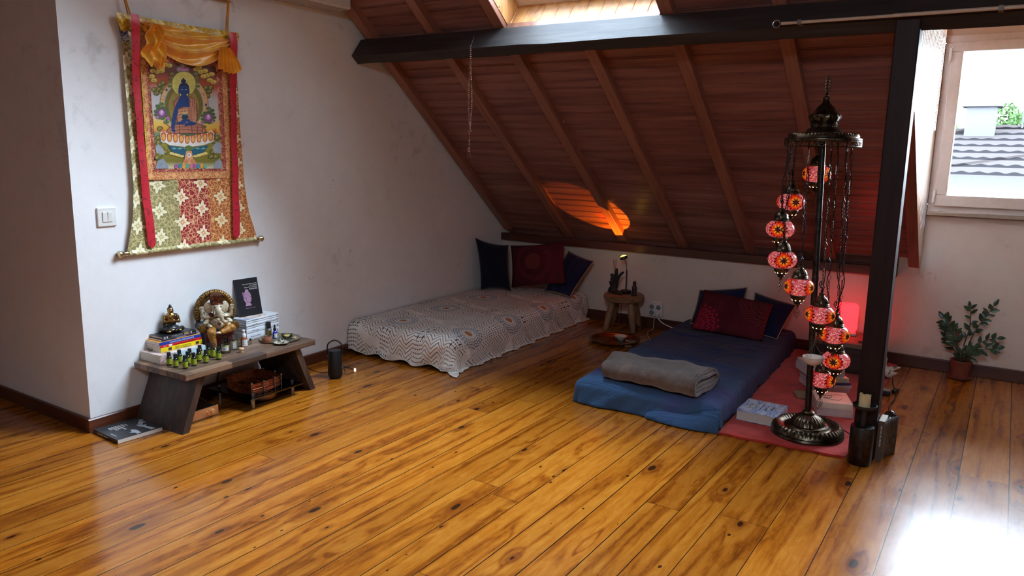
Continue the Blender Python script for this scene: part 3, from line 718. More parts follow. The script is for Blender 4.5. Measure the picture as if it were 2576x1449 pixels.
# ribbons, roller, knobs, hanging cords
def ribbon(P, wd_):
    m = MB(); pts_ = spline([Vector((p[0], p[1], 0)) for p in P], 10)
    prev = None
    for i, p in enumerate(pts_):
        t = i/(len(pts_)-1); q = (0.052+0.004*sin(t*14) if t < .16 else lerp(.052, .022, min(1, (t-.16)/.25)))+.0025*sin(t*30)
        cur = [W2(p.x-wd_/2*(1+.1*sin(t*9)), p.y, q), W2(p.x-wd_*.05, p.y, q+.003), W2(p.x+wd_/2*(1+.08*sin(t*7+1)), p.y, q)]
        if prev: m.poly([prev[0], prev[1], cur[1], cur[0]]); m.poly([prev[1], prev[2], cur[2], cur[1]])
        prev = cur
    p = pts_[-1]; m.poly([prev[0], prev[1], prev[2], W2(p.x, p.y-.022, .022)])
    m.build('ribbon', RIBBON, sc, recalc=False, weld=True)
ribbon([(2.343, 2.136), (2.347, 1.98), (2.352, 1.6), (2.362, 1.25), (2.379, .952)], .044)
ribbon([(2.946, 2.126), (2.954, 1.95), (2.95, 1.6), (2.944, 1.25), (2.936, .955)], .046)
m = MB(); m.lathe([(.0135, -.41), (.0135, .43)], 14, Tr(.016, 2.66-SY, 0) @ Rx(-pi/2)); m.build('roller', BR_GREEN, sc)
for y, sgn in ((2.245, -1), (3.093, 1)):
    m = MB(); m.lathe([(.0, 0), (.013, 0), (.012, .012), (.010, .02), (.017, .034), (.019, .044), (.017, .050), (.006, .052), (0, .052)], 18, Tr(.016, y-SY, 0) @ (Rx(-pi/2) if sgn > 0 else Rx(pi/2))); m.build('roller_knob', BRASSK, sc)
CORDM = fabric('gold_ribbon', (206, 140, 40), 0.12)
for P in ([(2.338, 2.137), (2.330, 2.17), (2.318, 2.215), (2.30, 2.29)], [(2.936, 2.132), (2.940, 2.18), (2.95, 2.25), (2.955, 2.30)]):
    m = MB()
    for k in (-1, 1): m.tube([W2(y+k*.004*(1-i/3), z, .016+.004*k) for i, (y, z) in enumerate(P)], .0035, 6)
    m.build('hanging_cord', CORDM, sc)
m = MB(); m.lathe([(.006, -.37), (.006, .34)], 10, Tr(.018, 2.64-SY, 2.303-SZ) @ Rx(-pi/2)); m.build('hanging_stick', pm('stick_wood', (176, 120, 66), .5), sc)

# white unit at the top of the wall, light switch
un = thing('wall_unit', (LWX(3.4), 3.45, 2.372), rz=.0354, label='white wall unit cut by the top frame edge beside the rafter', cat='wall unit')
m = MB(); m.box(-.01, .20, -.55, .345, 0, .26, .012); m.build('casing', WHITEP, un, smooth=False)
m = MB(); m.box(.012, .185, -.52, .325, -.004, .001, .001); m.build('underside_panel', pm('unit_grey', (176, 168, 162), .6), un, smooth=False)
sw = thing('light_switch', (LWX(2.155), 2.157, 1.114), rz=.0354, label='white double rocker light switch on the plaster wall', cat='light switch')
m = MB(); m.box(-.004, .010, -.051, .051, -.049, .049, .004); m.build('cover_plate', WHITEP, sw, smooth=False)
for s_ in (-1, 1):
    m = MB(); m.box(.008, .0145, s_*.0135-.0125, s_*.0135+.0125, -.026, .026, .002, M=Ry(radians(2.5))); m.build('rocker', WHITEP, sw, smooth=False)

# ---------------------------------------------------------------- low bench
def bench_wood():
    n = NT('bench_walnut', 0.5); x, y, z = n.xyz()
    bx = (x/0.055).floor(); by = (y/0.24+n.rnd(bx, 2.0)*5).floor(); r = n.rnd(bx+7.7, by)
    g = n.noise(n.vec(x*40+r*9, y*2.2+r*5, z*40), 1, 5, .6, .7)
    c = n.ramp(g*0.7+r*0.3, [(.3, (58, 42, 34)), (.48, (94, 70, 54)), (.66, (136, 104, 78))]); n.col(c); n.bump(g, .1, .002); return n.m
BENCHW = bench_wood()
LEGW = wood('bench_leg_wood', (38, 27, 22), (62, 45, 36), (92, 68, 52), 2, 34, .5, bump=.1)
bn = thing('bench', (-3.685, 2.70, 0), rz=.04, label='low dark wooden bench with splayed plank legs against the white wall', cat='bench')
BT = 0.322
m = MB(); m.box(-.222, .215, -.452, .462, BT-.034, BT, .004); m.build('bench_top', BENCHW, bn, smooth=False)
for s_ in (-1, 1):
    m = MB(); pr = [(s_*.475, 0), (s_*.432, 0), (s_*.312, BT-.033), (s_*.355, BT-.033)]
    m.prism(pr, M=Matrix(((0, 0, 1, -.205), (1, 0, 0, 0), (0, 1, 0, 0), (0, 0, 0, 1))), h=.395); m.build('leg', LEGW, bn, smooth=False)

# ---------------------------------------------------------------- books
PAGES = NT('book_pages', .85, spec=.2); _x, _y, _z = PAGES.xyz(); PAGES.col(PAGES.mix((_z*900).sin()*.25+.35, (222, 214, 200), (186, 176, 160))); PAGES = PAGES.m
PAGESG = NT('grey_page_edges', .85, spec=.2); _x, _y, _z = PAGESG.xyz(); PAGESG.col(PAGESG.mix((_z*900).sin()*.25+.35, (196, 190, 184), (120, 118, 118))); PAGESG = PAGESG.m
INKW = pm('white_ink', (236, 234, 228), .6, var=.02); INKK = pm('black_ink', (24, 22, 22), .6, var=.02)
def book(loc, rz, L, Wd, H, cmat, label, group=None, hard=True, pages=None, M=None, name='book', smat=None):
    b = thing(name, loc, rz, label, 'book', group)
    if M is not None: b.matrix_world = M
    t = .0022 if hard else .0009; ov = .003 if hard else 0.0
    m = MB()
    m.box(0, L, 0, Wd, 0, t); m.box(0, L, 0, Wd, H-t, H)
    r = MB(); k = 6
    for i in range(k):
        a0, a1 = -pi/2+pi*i/k, -pi/2+pi*(i+1)/k; bul = .003 if hard else .001
        P = [(-(bul)*cos(a), H/2+H/2*sin(a)) for a in (a0, a1)]
        m.poly([(0, P[0][0], P[0][1]), (L, P[0][0], P[0][1]), (L, P[1][0], P[1][1]), (0, P[1][0], P[1][1])], 1 if smat else 0)
        m.poly([(0, P[0][0]+t, P[0][1]), (L, P[0][0]+t, P[0][1]), (L, P[1][0]+t, P[1][1]), (0, P[1][0]+t, P[1][1])], 1 if smat else 0)
    m.build('cover', [cmat]+([smat] if smat else []), b, ang=30)
    m = MB(); m.box(ov, L-ov, .001, Wd-ov, t, H-t); m.build('pages', pages or PAGES, b, smooth=False)
    return b
def cov(name, c, rough=.35): return pm('cover_'+name, c, rough, var=.05, scale=12)
def spine_text(b, s, size, mat, L, H, x=None, align='CENTER', z=None, sx=1.0, off=.0042):
    return text('spine_lettering', s, size, mat, b, frame_from((x if x is not None else L/2, -off, z if z is not None else H/2), (1, 0, 0), (0, 0, 1)), align, sx=sx)
HP = pi/2
# stack under the brass statuette
ph = NT('cover_photo', .4); x, y, z = ph.xyz(); ph.col(ph.mix(x.sm(.05, .12), ph.ramp(ph.noise(scale=30, detail=3), [(.35, (110, 50, 34)), (.5, (186, 150, 140)), (.65, (206, 196, 196))]), (190, 214, 220))); ph = ph.m
pht = NT('cover_marbled', .4); pht.col(pht.ramp(pht.noise(scale=22, detail=4), [(.35, (150, 110, 100)), (.5, (214, 190, 184)), (.7, (226, 216, 212))])); pht = pht.m
bz = BT+.0005; b = book((-3.733, 2.296, bz), HP+.03, .285, .185, .047, pht, 'thick pale paperback at the bottom of the stack under the brass statuette', 'books under the brass statuette', False, smat=ph)
bz += .0475; b = book((-3.782, 2.335, bz), HP+.02, .258, .145, .024, cov('yellow', (236, 206, 20)), 'yellow paperback on the thick pale book of the bench', 'books under the brass statuette', False)
spine_text(b, 'Basic Practices of the', .0105, cov('dkgreen', (50, 70, 20)), .258, .024, .135, z=.0165, sx=1.1); spine_text(b, 'Universal Healing Tao', .0105, cov('dkgreen', (50, 70, 20)), .258, .024, .135, z=.0065, sx=1.1)
for x0, x1 in ((.045, .065), (.215, .236)):
    m = MB(); m.box(x0, x1, -.0019, -.0012, .004, .019); m.build('spine_picture', cov('sepia', (66, 48, 34)), b, smooth=False)
bz += .0245; b = book((-3.784, 2.333, bz), HP+.02, .258, .145, .013, cov('red', (206, 28, 34)), 'thin red paperback above the yellow one', 'books under the brass statuette', False)
spine_text(b, 'TAN TIEN CHI KUNG', .0105, cov('dkred', (110, 10, 14)), .258, .013, .150, sx=1.25); m = MB(); m.box(.052, .072, -.0019, -.0012, .002, .011); m.build('spine_picture', INKW, b, smooth=False); spine_text(b, 'CHIA', .007, INKW, .258, .013, .027, sx=1.2)
bz += .0135; b = book((-3.786, 2.331, bz), HP+.02, .258, .145, .017, cov('blue', (38, 62, 150)), 'blue spined paperback with an orange cover above the red one', 'books under the brass statuette', False)
spine_text(b, 'FUSION of the FIVE ELEMENTS', .0105, INKW, .258, .017, .135, sx=1.1)
m = MB(); m.box(.0, .258, .002, .145, .0171, .0174); m.build('top_cover', cov('orange', (236, 160, 60)), b, smooth=False)
bz += .018; b = book((-3.797, 2.352, bz), HP+.05, .222, .13, .010, cov('navy', (26, 34, 66)), 'dark navy paperback beneath the black topmost book', 'books under the brass statuette', False)
spine_text(b, 'THE WAY OF THE ESSENES', .005, INKW, .222, .010, .12)
bz += .0105; b = book((-3.800, 2.357, bz), HP+.05, .215, .135, .0135, cov('black', (24, 24, 27)), 'black hardback at the top of the stack under the brass statuette', 'books under the brass statuette', True)
spine_text(b, 'KYBALION', .0115, cov('grey', (176, 176, 176)), .215, .0135, .092, sx=1.25, off=.0036)
for x0, x1, c in ((.008, .022, (150, 150, 150)), (.028, .033, (214, 206, 190)), (.138, .166, (166, 130, 90)), (.172, .178, (120, 100, 80)), (.182, .187, (206, 200, 190))):
    m = MB(); m.box(x0, x1, -.0036, -.0030, .001, .0125); m.build('spine_picture', cov('sp', c), b, smooth=False)
text('title_lettering', 'THE KYBALION', .013, cov('dimgrey', (74, 74, 78)), b, frame_from((.10, .075, .0138), (1, 0, 0), (0, 1, 0)))
SBZ = bz+.0140
dish = thing('ring_dish', tuple(at_z(330+300/6.037, 690+1155/6.037, .3705)), label='small clear round dish on the thick pale book', cat='dish')
CLEARG = glassy('clear_glass', (238, 244, 242), .35, .04)
m = MB(); m.lathe([(.0, .001), (.014, .001), (.016, .013), (.0145, .013), (.0125, .003), (0, .003)], 20); m.build('dish_body', CLEARG, dish)

# brass and black seated statuette
GOLDM = metal('statuette_brass', (150, 118, 70), .33); BLKM = pm('statuette_black', (26, 24, 24), .35, var=.3)
p = at_z(330+600/6.037, 690+848/6.037, SBZ)
st = thing('buddha_statuette', (-3.872, 2.462, SBZ), rz=-.35, label='small brass and black meditating buddha statuette on the black book', cat='statuette')
m = MB()   # body faces +x
m.cap((0, 0, .040), (0, 0, .088), .023, .027); m.ell((0, 0, .086), (.021, .039, .019)); m.cap((0, 0, .09), (.002, 0, .112), .009, .009)
m.ell((.003, 0, .123), (.0145, .0135, .0185))
for s_ in (-1, 1):
    m.cap((0, s_*.033, .090), (.010, s_*.040, .058), .0105, .009); m.cap((.010, s_*.040, .058), (.033, s_*.006, .068), .009, .006); m.cap((.032, s_*.003, .064), (.036, s_*.002, .084), .005, .003)
    m.ell((.001, s_*.0145, .120), (.003, .003, .008))
m.ell((.018, 0, .121), (.004, .003, .005)); remesh(m.build('body', GOLDM, st), .0022, 3)
m = MB(); m.ell((-.0035, 0, .1275), (.0165, .0162, .0165)); m.ell((-.002, 0, .144), (.009, .009, .010)); m.ell((-.002, 0, .153), (.003, .003, .006)); remesh(m.build('hair', BLKM, st), .0018, 2)
m = MB(); m.ell((.002, 0, .022), (.036, .046, .020)); m.cap((.008, -.054, .017), (.045, -.012, .015), .015, .011); m.cap((.008, .054, .017), (.045, .012, .015), .015, .011); m.ell((.004, 0, .006), (.042, .058, .007)); m.cap((0, .024, .092), (.004, .0, .045), .014, .024)
remesh(m.build('robe', BLKM, st), .0025, 3)
m = MB(); m.cap((.046, -.018, .019), (.040, .03, .017), .006, .005); m.ell((.044, .034, .017), (.009, .012, .005)); m.ell((.05, -.024, .012), (.008, .014, .005)); remesh(m.build('foot', GOLDM, st), .0018, 2)

# seated elephant-headed figure on a throne
IVORY = pm('statue_ivory', (184, 170, 144), .45, var=.22, scale=70); OCHRE = pm('statue_ochre', (150, 100, 38), .45, var=.3, scale=60, bump=.4, bscale=90); MAROON = pm('statue_maroon', (92, 26, 26), .6, var=.3, scale=80)
DGOLD = metal('statue_old_gold', (120, 92, 54), .5, .5, 90); DGREY = pm('statue_grey', (50, 56, 60), .6, var=.35, scale=120)
gn = thing('ganesha_statue', (-3.795, 2.705, BT+.0005), rz=-.42, label='ivory and gold elephant headed deity statue on a throne', cat='statue')
m = MB(); m.box(-.075, .060, -.085, .085, 0, .105, .008); m.box(-.075, .03, -.095, -.055, .10, .150, .012); m.box(-.075, .03, .055, .095, .10, .150, .012); m.build('throne', DGREY, gn, smooth=False)
m = MB()
for i in range(30):
    a = -.35+(pi+.7)*i/29; c_ = Vector((-.055, cos(a)*.100, .205+sin(a)*.112)); m.ell(tuple(c_), (.010, .0155, .0155), nu=8, nv=6)
ring_o = ellpts(0, .205, .098, .110, 40, -.4, pi+.4, True); ring_i = ellpts(0, .205, .066, .078, 40, -.4, pi+.4, True)
m.prism(ring_o+ring_i[::-1], M=Matrix(((0, 0, 1, -.066), (1, 0, 0, 0), (0, 1, 0, 0), (0, 0, 0, 1))), h=.014); m.build('aureole', DGOLD, gn)
m = MB()
for i in range(46):
    a = -.4+(pi+.8)*i/45; m.ell((-.056, cos(a)*.114, .205+sin(a)*.126), .005, nu=8, nv=6)
m.build('aureole_beads', DGOLD, gn)
m = MB()
m.ell((.0, 0, .140), (.040, .046, .044)); m.ell((-.008, 0, .180), (.030, .042, .030)); m.cap((-.005, 0, .19), (.005, 0, .225), .022, .022)
m.ell((.008, 0, .238), (.033, .033, .034)); 
tr = spline([(.036, 0, .236), (.052, .004, .215), (.058, .010, .190), (.056, .020, .168), (.058, .034, .158), (.062, .044, .166)], 6); m.tube(tr, [lerp(.018, .007, i/(len(tr)-1)) for i in range(len(tr))], 10)
for s_ in (-1, 1):
    m.cap((-.008, s_*.042, .185), (.012, s_*.070, .150), .017, .014); m.cap((.012, s_*.070, .150), (.048, s_*.052, .140), .013, .011); m.ell((.055, s_*.050, .141), (.013, .010, .009))
    m.cap((-.015, s_*.045, .19), (-.012, s_*.078, .185), .013, .012); m.cap((-.012, s_*.078, .185), (-.004, s_*.082, .225), .012, .009)
    for f_ in range(4): m.cap((-.002, s_*(.076+f_*.005), .228), (.003, s_*(.074+f_*.007), .250-.002*abs(f_-1)), .0045, .003)
remesh(m.build('body', IVORY, gn), .0032, 3)
for s_ in (-1, 1):
    m = MB(); m.ell((-.002, s_*.046, .238), (.007, .026, .034), R=Rz(s_*.35)); m.build('ear', IVORY, gn)
    m = MB(); m.cap((.032, s_*.016, .222), (.058, s_*.026, .212), .005, .002); m.build('tusk', IVORY, gn)
    m = MB(); m.ell((.036, s_*.017, .247), (.004, .005, .003)); m.build('eye', INKK, gn)
m = MB(); m.lathe([(.032, .256), (.036, .262), (.033, .266), (.034, .285), (.036, .302), (.033, .312), (.018, .320), (0, .322)], 22, Tr(.0, 0, 0), amp=.05, k=11); m.build('crown', metal('crown_copper', (92, 54, 38), .5, .5, 90), gn)
m = MB(); m.cap((.005, -.035, .115), (.070, -.050, .108), .030, .026); m.cap((.072, -.048, .106), (.075, -.040, .030), .025, .017); m.cap((.005, .035, .118), (.065, .062, .122), .030, .026); m.cap((.065, .060, .120), (.085, .005, .108), .024, .016)
remesh(m.build('trousers', OCHRE, gn), .0034, 2)
for c_, r_ in (((.084, -.038, .012), (.022, .012, .010)), ((.088, -.012, .106), (.012, .018, .008))):
    m = MB(); m.ell(c_, r_); m.build('foot', IVORY, gn)
for s_ in (-1, 1):
    m = MB(); m.lathe([(0, -.055), (.020, -.055), (.026, -.045), (.026, .045), (.020, .055), (0, .055)], 20, Tr(-.02, s_*.088, .128) @ Ry(pi/2), amp=.04, k=10); m.build('bolster', DGREY, gn)
    m = MB(); m.lathe([(0, 0), (.027, 0), (.024, .006), (.012, .009), (0, .007)], 20, Tr(.036, s_*.088, .128) @ Ry(pi/2), amp=.07, k=10); m.build('bolster_rosette', DGOLD, gn)
m = MB(); m.box(.02, .066, -.082, .082, .055, .104, .006)
for i in range(22): m.cap((.066, -.08+i*.0076, .066), (.068, -.08+i*.0076, .03), .0035, .002)
m.build('tasselled_cloth', MAROON, gn)
m = MB(); m.tube([(.035*cos(a)+.012, .040*sin(a), .172+.018*cos(a)) for a in [2*pi*i/24 for i in range(24)]], .005, 8, True); m.ell((.046, 0, .150), (.006, .010, .010)); m.build('necklace', DGOLD, gn)
for s_ in (-1, 1):
    for (cx_, cy_, cz_, r_) in ((.005, .058, .168, .0175), (.034, .059, .1445, .0145), (-.009, .080, .207, .0125)):
        m = MB(); m.tube([(cx_+r_*.6*sin(a), s_*cy_+r_*cos(a), cz_+r_*.75*sin(a)) for a in [2*pi*i/18 for i in range(18)]], .003, 6, True); m.build('armlet', DGOLD, gn)
m = MB(); m.cap((.0, -.036, .20), (.02, .045, .13), .012, .016); remesh(m.build('sash', MAROON, gn), .003, 1)

# white stack with the leaning black book
WCOV = cov('white', (222, 224, 228), .3); zz = BT+.0005
for i, (h, nm) in enumerate(((.041, 'thickest white hardback at the bottom of the white stack'), (.027, 'second white hardback up in the white stack on the bench'), (.0165, 'third white hardback up in the white stack on the bench'),
                             (.0155, 'fourth white hardback up in the white stack on the bench'), (.0125, 'white hardback just below the top of the white stack'), (.0125, 'white illustrated hardback topmost of the white stack'))):
    dx = (0, .001, -.002, .002, -.001, 0)[i]
    b = book((-3.782+dx, 2.892-dx, zz), HP+.10, .268, .145, h, WCOV, nm, 'white books on the bench', True, PAGESG)
    spine_text(b, ('The Nature of Reality', 'The Six Lamps', 'Dream Yoga', 'The Inner Path', 'The Silent Mind', 'The Seven Stages')[i], .007 if i > 1 else .009, cov('sgrey', (120, 120, 126)), .268, h, .07, off=.0036)
    m = MB(); m.box(.250, .256, -.0036, -.0032, h*.25, h*.7); m.build('spine_mark', cov('sgrey', (120, 120, 126)), b, smooth=False)
    if i == 5:
        m = MB()
        for k, (rr, c) in enumerate(((.10, 0), (.085, 1), (.066, 2), (.05, 1))): m.poly([(x, max(.002, min(.143, y)), h+.0003+.00012*k) for x, y in ellpts(.10, .05, rr, rr*.55, 40)], c)
        m.poly([(.002, .0, h+.0004), (.07, .0, h+.0004), (.03, .05, h+.0004), (.002, .07, h+.0004)], 3)
        m.build('cover_art', [cov('pinkart', (222, 190, 176)), cov('cream', (228, 216, 206)), cov('peach', (206, 160, 136)), cov('blueart', (120, 150, 206))], b, smooth=False, recalc=False)
    zz += h+.0005
BKC = cov('charcoal', (30, 31, 37))
o0 = Vector((-3.872, 2.925, zz)); xd = Vector((.06, 1, 0)).normalized(); up_ = Vector((-.20, 0, 1)).normalized(); nd = xd.cross(up_)
Mb = Matrix(((up_.x, xd.x, nd.x, 0), (up_.y, xd.y, nd.y, 0), (up_.z, xd.z, nd.z, 0), (0, 0, 0, 1)))
# local x = up the spine, local y = across the cover, local z = front cover normal pointing to the room
nrm = Vector(up_).cross(xd)   # = local z for a right-handed frame
Mb = Matrix(((up_.x, xd.x, nrm.x, o0.x), (up_.y, xd.y, nrm.y, o0.y), (up_.z, xd.z, nrm.z, o0.z), (0, 0, 0, 1)))
Hb = .018
b = book((0, 0, 0), 0, .232, .158, Hb, BKC, 'black hardback with a stone head on its cover leaning on the wall', None, True, M=Mb)
def CV(u, v, d=.0): return frame_from((v, u, -.0006-d), (0, 1, 0), (1, 0, 0))   # u across, v up; cover facing -z
zf = (nrm.x < 0)
FZ = -.0004 if zf else Hb+.0004
def cvf(u, v): return frame_from((v, u, FZ), (0, 1, 0), (1, 0, 0)) if zf else frame_from((v, u, FZ), (0, 1, 0), (1, 0, 0)) 
for i, (s_, v) in enumerate((('Sutra of the Medicine Buddha', .196), ('with Teachings,', .186), ('Dharma Rites, and Prayers', .176))): text('title_lettering', s_, .0086, INKW, b, cvf(.150, v), 'RIGHT')
text('title_lettering', '藥師琉璃光如來', .0085, INKW, b, cvf(.150, .163), 'RIGHT'); text('author_lettering', 'Venerable Master Hsing Yun', .0062, cov('pk', (190, 160, 180)), b, cvf(.045, .048), 'LEFT')
def cpoly(m, pts, mi, k): m.poly([(v, u, FZ+(-1 if zf else 1)*.00012*k) for u, v in pts], mi)
m = MB()
cpoly(m, [(.045, .062), (.092, .062), (.086, .074), (.080, .078), (.086, .084), (.094, .092), (.092, .098), (.098, .104), (.094, .112), (.096, .128), (.090, .142), (.078, .150), (.058, .150), (.046, .142), (.040, .126), (.042, .100), (.052, .084), (.054, .076)], 0, 1)
cpoly(m, ellpts(.070, .152, .013, .013), 0, 2); cpoly(m, [(.036, .150), (.046, .150), (.050, .130), (.046, .104), (.038, .120)], 1, 3); cpoly(m, ellpts(.058, .108, .004, .012), 1, 4)
cpoly(m, [(.080, .119), (.092, .117), (.090, .121)], 2, 5); cpoly(m, [(.084, .095), (.093, .096), (.086, .098)], 2, 6); cpoly(m, [(.048, .134), (.094, .131), (.094, .133), (.048, .137)], 1, 7); cpoly(m, [(.060, .079), (.084, .086), (.066, .09), (.058, .1)], 1, 8)
m.build('cover_picture', [cov('stonepink', (176, 140, 166)), cov('stonedark', (136, 100, 128)), cov('stoneshade', (84, 54, 78))], b, smooth=False, recalc=False)

# ---------------------------------------------------------------- small bottles
OILG = pm('bottle_glass_green', (26, 34, 18), .12, var=.1, coat=.5); CAPK = pm('bottle_cap_black', (18, 18, 18), .4, var=.2); LIME = NT('lime_label', .55); x, y, z = LIME.xyz(); LIME.col(LIME.mix((LIME.noise(scale=240, detail=1).gt(.56))*((z*420).sin().gt(.1)), (150, 160, 32), (84, 96, 22))); LIME = LIME.m
def c3p(x, y): return at_z(330+x/6.037, 690+y/6.037, BT+.0005)
bots = [((580, 1382), 'lime labelled oil bottle beside the spine of the thick pale book'), ((680, 1410), 'lime labelled oil bottle with a white patch on its label'), ((738, 1343), 'lime labelled oil bottle in front of the stacked paperbacks, slimmest neck'),
        ((822, 1430), 'lime labelled oil bottle nearest the bench corner'), ((865, 1368), 'lime labelled oil bottle half hidden behind the one nearest the bench corner'), ((895, 1322), 'lime labelled oil bottle against the pale spine, half hidden'),
        ((957, 1388), 'lime labelled oil bottle in the middle of the front row'), ((1030, 1318), 'lime labelled oil bottle behind and between two front bottles'), ((1048, 1268), 'lime labelled oil bottle rearmost beside the pale spine'),
        ((1137, 1343), 'lime labelled oil bottle standing alone in the front row'), ((1175, 1243), 'lime labelled oil bottle next to the statue throne'), ((1330, 1293), 'lime labelled oil bottle beside the round perfume flask')]
def oil_proto():
    o = thing('oil_bottle'); m = MB(); m.lathe([(0, 0), (.0125, 0), (.0138, .0015), (.0138, .042), (.0125, .047), (.0075, .051), (.0075, .056), (0, .056)], 20); m.build('bottle_body', OILG, o)
    m = MB(); m.lathe([(.0141, .009), (.0141, .039)], 20, cap=False); m.build('bottle_label', LIME, o)
    m = MB(); m.lathe([(0, .072), (.0088, .072), (.0095, .0705), (.0098, .0525), (.0102, .051), (0, .051)], 20, amp=.02, k=20); m.build('bottle_cap', CAPK, o); return o
op = oil_proto()
for i, (q, lb) in enumerate(bots):
    o = op if i == 0 else copy_tree(op); o.location = c3p(*q); o.rotation_euler = (0, 0, i*1.3); T(o, lb, 'bottle', 'lime labelled oil bottles on the bench'); o.name = 'oil_bottle'
o = thing('roller_bottle', tuple(c3p(1245, 1260)), label='oil bottle with a tall brown cap among the lime bottles', cat='bottle')
m = MB(); m.lathe([(0, 0), (.0125, 0), (.0135, .002), (.0135, .048), (.010, .054), (0, .054)], 20); m.build('bottle_body', OILG, o)
m = MB(); m.lathe([(.0139, .008), (.0139, .044)], 20, cap=False); m.build('bottle_label', LIME, o)
m = MB(); m.lathe([(0, .088), (.0095, .088), (.0105, .086), (.0105, .0545), (0, .0545)], 20); m.build('bottle_cap', pm('cap_brown', (84, 52, 42), .35), o)
def c4p(x, y, z=0.0): return tuple(at_z(540+x/7.246, 690+y/7.246, BT+.0005+z))
LIQ = pm('perfume_liquid', (206, 190, 126), .1, var=.05); LBL = NT('paper_label', .6); x, y, z = LBL.xyz(); LBL.col(LBL.mix((LBL.noise(scale=300, detail=1).gt(.58))*((z*500).sin().gt(.2)), (228, 226, 220), (90, 90, 92))); LBL = LBL.m
CHROME = metal('cap_steel', (150, 150, 152), .3)
FACE = -.75
o = thing('perfume_flask', c4p(205, 1425), rz=FACE, label='round glass perfume flask with a clear and black cap', cat='bottle')
m = MB(); m.lathe([(0, 0), (.024, 0), (.0265, .003), (.0265, .046), (.022, .051), (.010, .053), (.010, .056), (0, .056)], 26); m.build('glass_body', CLEARG, o)
m = MB(); m.lathe([(0, .006), (.0235, .006), (.0235, .036), (0, .036)], 24); m.build('liquid', LIQ, o)
m = MB(); m.lathe([(.0268, .016), (.0268, .038)], 14, a0=-.75, a1=.75, cap=False); m.build('bottle_label', LBL, o); text('label_lettering', 'Rev', .011, INKK, o, frame_from((.0272, -.002, .028), (0, 1, 0), (0, 0, 1)))
m = MB(); m.lathe([(0, .056), (.014, .056), (.014, .070), (0, .070)], 20); m.build('spray_collar', CAPK, o)
m = MB(); m.lathe([(0, .092), (.0155, .092), (.0165, .090), (.0165, .057)], 22); m.build('bottle_cap', glassy('smoke_cap', (120, 120, 124), .3), o)
o = thing('perfume_bottle', c4p(355, 1372), rz=FACE+.1, label='square perfume bottle with a grey metal cap', cat='bottle')
m = MB(); m.box(-.013, .013, -.0235, .0235, 0, .064, .003); m.build('glass_body', CLEARG, o, smooth=False)
m = MB(); m.box(-.0105, .0105, -.021, .021, .004, .050); m.build('liquid', LIQ, o, smooth=False)
m = MB(); m.box(.0131, .0136, -.006, .014, .010, .048); m.build('bottle_label', LBL, o, smooth=False)
m = MB(); m.lathe([(0, .064), (.0115, .064), (.0115, .087), (.0105, .089), (0, .089)], 22); m.build('bottle_cap', CHROME, o)
AMBER = pm('amber_glass', (150, 66, 14), .1, var=.1, coat=.6)
o = thing('pump_bottle', c4p(540, 1312), rz=FACE, label='amber bottle with a white pump and white label', cat='bottle')
m = MB(); m.lathe([(0, 0), (.0175, 0), (.019, .002), (.019, .046), (.0155, .054), (.010, .058), (0, .058)], 24); m.build('bottle_body', AMBER, o)
m = MB(); m.lathe([(.0194, .004), (.0194, .044)], 16, a0=-.5, a1=1.5, cap=False); m.build('bottle_label', LBL, o)
m = MB(); m.lathe([(0, .058), (.0125, .058), (.0125, .074), (.010, .077), (.0065, .078), (.0065, .090), (.0085, .091), (.0085, .099), (0, .099)], 20); m.box(.002, .018, -.004, .004, .092, .0985, .002); m.build('pump_head', WHITEP, o)
o = thing('sample_vial', c4p(655, 1276), label='tiny clear vial with a black cap by the white stack', cat='bottle')
m = MB(); m.lathe([(0, 0), (.0065, 0), (.0065, .021), (.004, .024), (0, .024)], 14); m.build('glass_body', CLEARG, o); m = MB(); m.lathe([(0, .002), (.0052, .002), (.0052, .013), (0, .013)], 12); m.build('liquid', LIQ, o); m = MB(); m.lathe([(0, .024), (.0062, .024), (.0062, .035), (0, .035)], 14); m.build('bottle_cap', CAPK, o)
o = thing('cream_jar', c4p(490, 1424), label='tiny cream coloured wooden jar at the front of the bench', cat='jar')
PALEW = pm('pale_turned_wood', (206, 170, 132), .5, var=.1); m = MB(); m.lathe([(0, 0), (.0115, 0), (.0125, .003), (.0105, .012), (.0115, .017), (0, .017)], 20); m.build('jar_body', PALEW, o); m = MB(); m.lathe([(0, .017), (.0145, .017), (.0148, .024), (.0125, .027), (0, .0275)], 20); m.build('jar_lid', PALEW, o)

# round tray with incense things
OLIVE = pm('patinated_metal', (112, 104, 84), .45, metal=.4, var=.25)
TP = Vector((-3.665, 3.045, BT+.0005))
o = thing('round_tray', tuple(TP), label='round grey patinated tray at the far end of the bench', cat='tray')
m = MB(); m.lathe([(0, 0), (.112, 0), (.121, .004), (.123, .009), (.118, .009), (.112, .004), (0, .004)], 48); m.build('tray_body', OLIVE, o)
def on_tray(x, y): return c4p(x, y, .0045)
TERRA = wood('turned_wood', (110, 64, 40), (150, 94, 64), (176, 116, 82), 0, 40, .5)
o = thing('incense_pot', on_tray(955, 1238), label='round wooden pot holding brown incense cones', cat='pot')
m = MB(); m.lathe([(0, 0), (.0275, 0), (.029, .003), (.029, .030), (.027, .033), (.022, .033), (.021, .024), (0, .024)], 28); m.build('pot_body', TERRA, o)
m = MB()
for i in range(7):
    a = i*2.4; r = .004+.0022*i; m.lathe([(.0055, 0), (.0045, .006), (0, .014)], 10, Tr(r*cos(a), r*sin(a), .0245) @ Rx(.5*sin(a*3)) @ Ry(.6*cos(a)))
m.build('incense_cones', pm('cone_brown', (90, 52, 38), .8, var=.3), o)
o = thing('oil_vial', on_tray(990, 1108), rz=FACE, label='clear oil vial with a tall black cap on the round tray', cat='bottle')
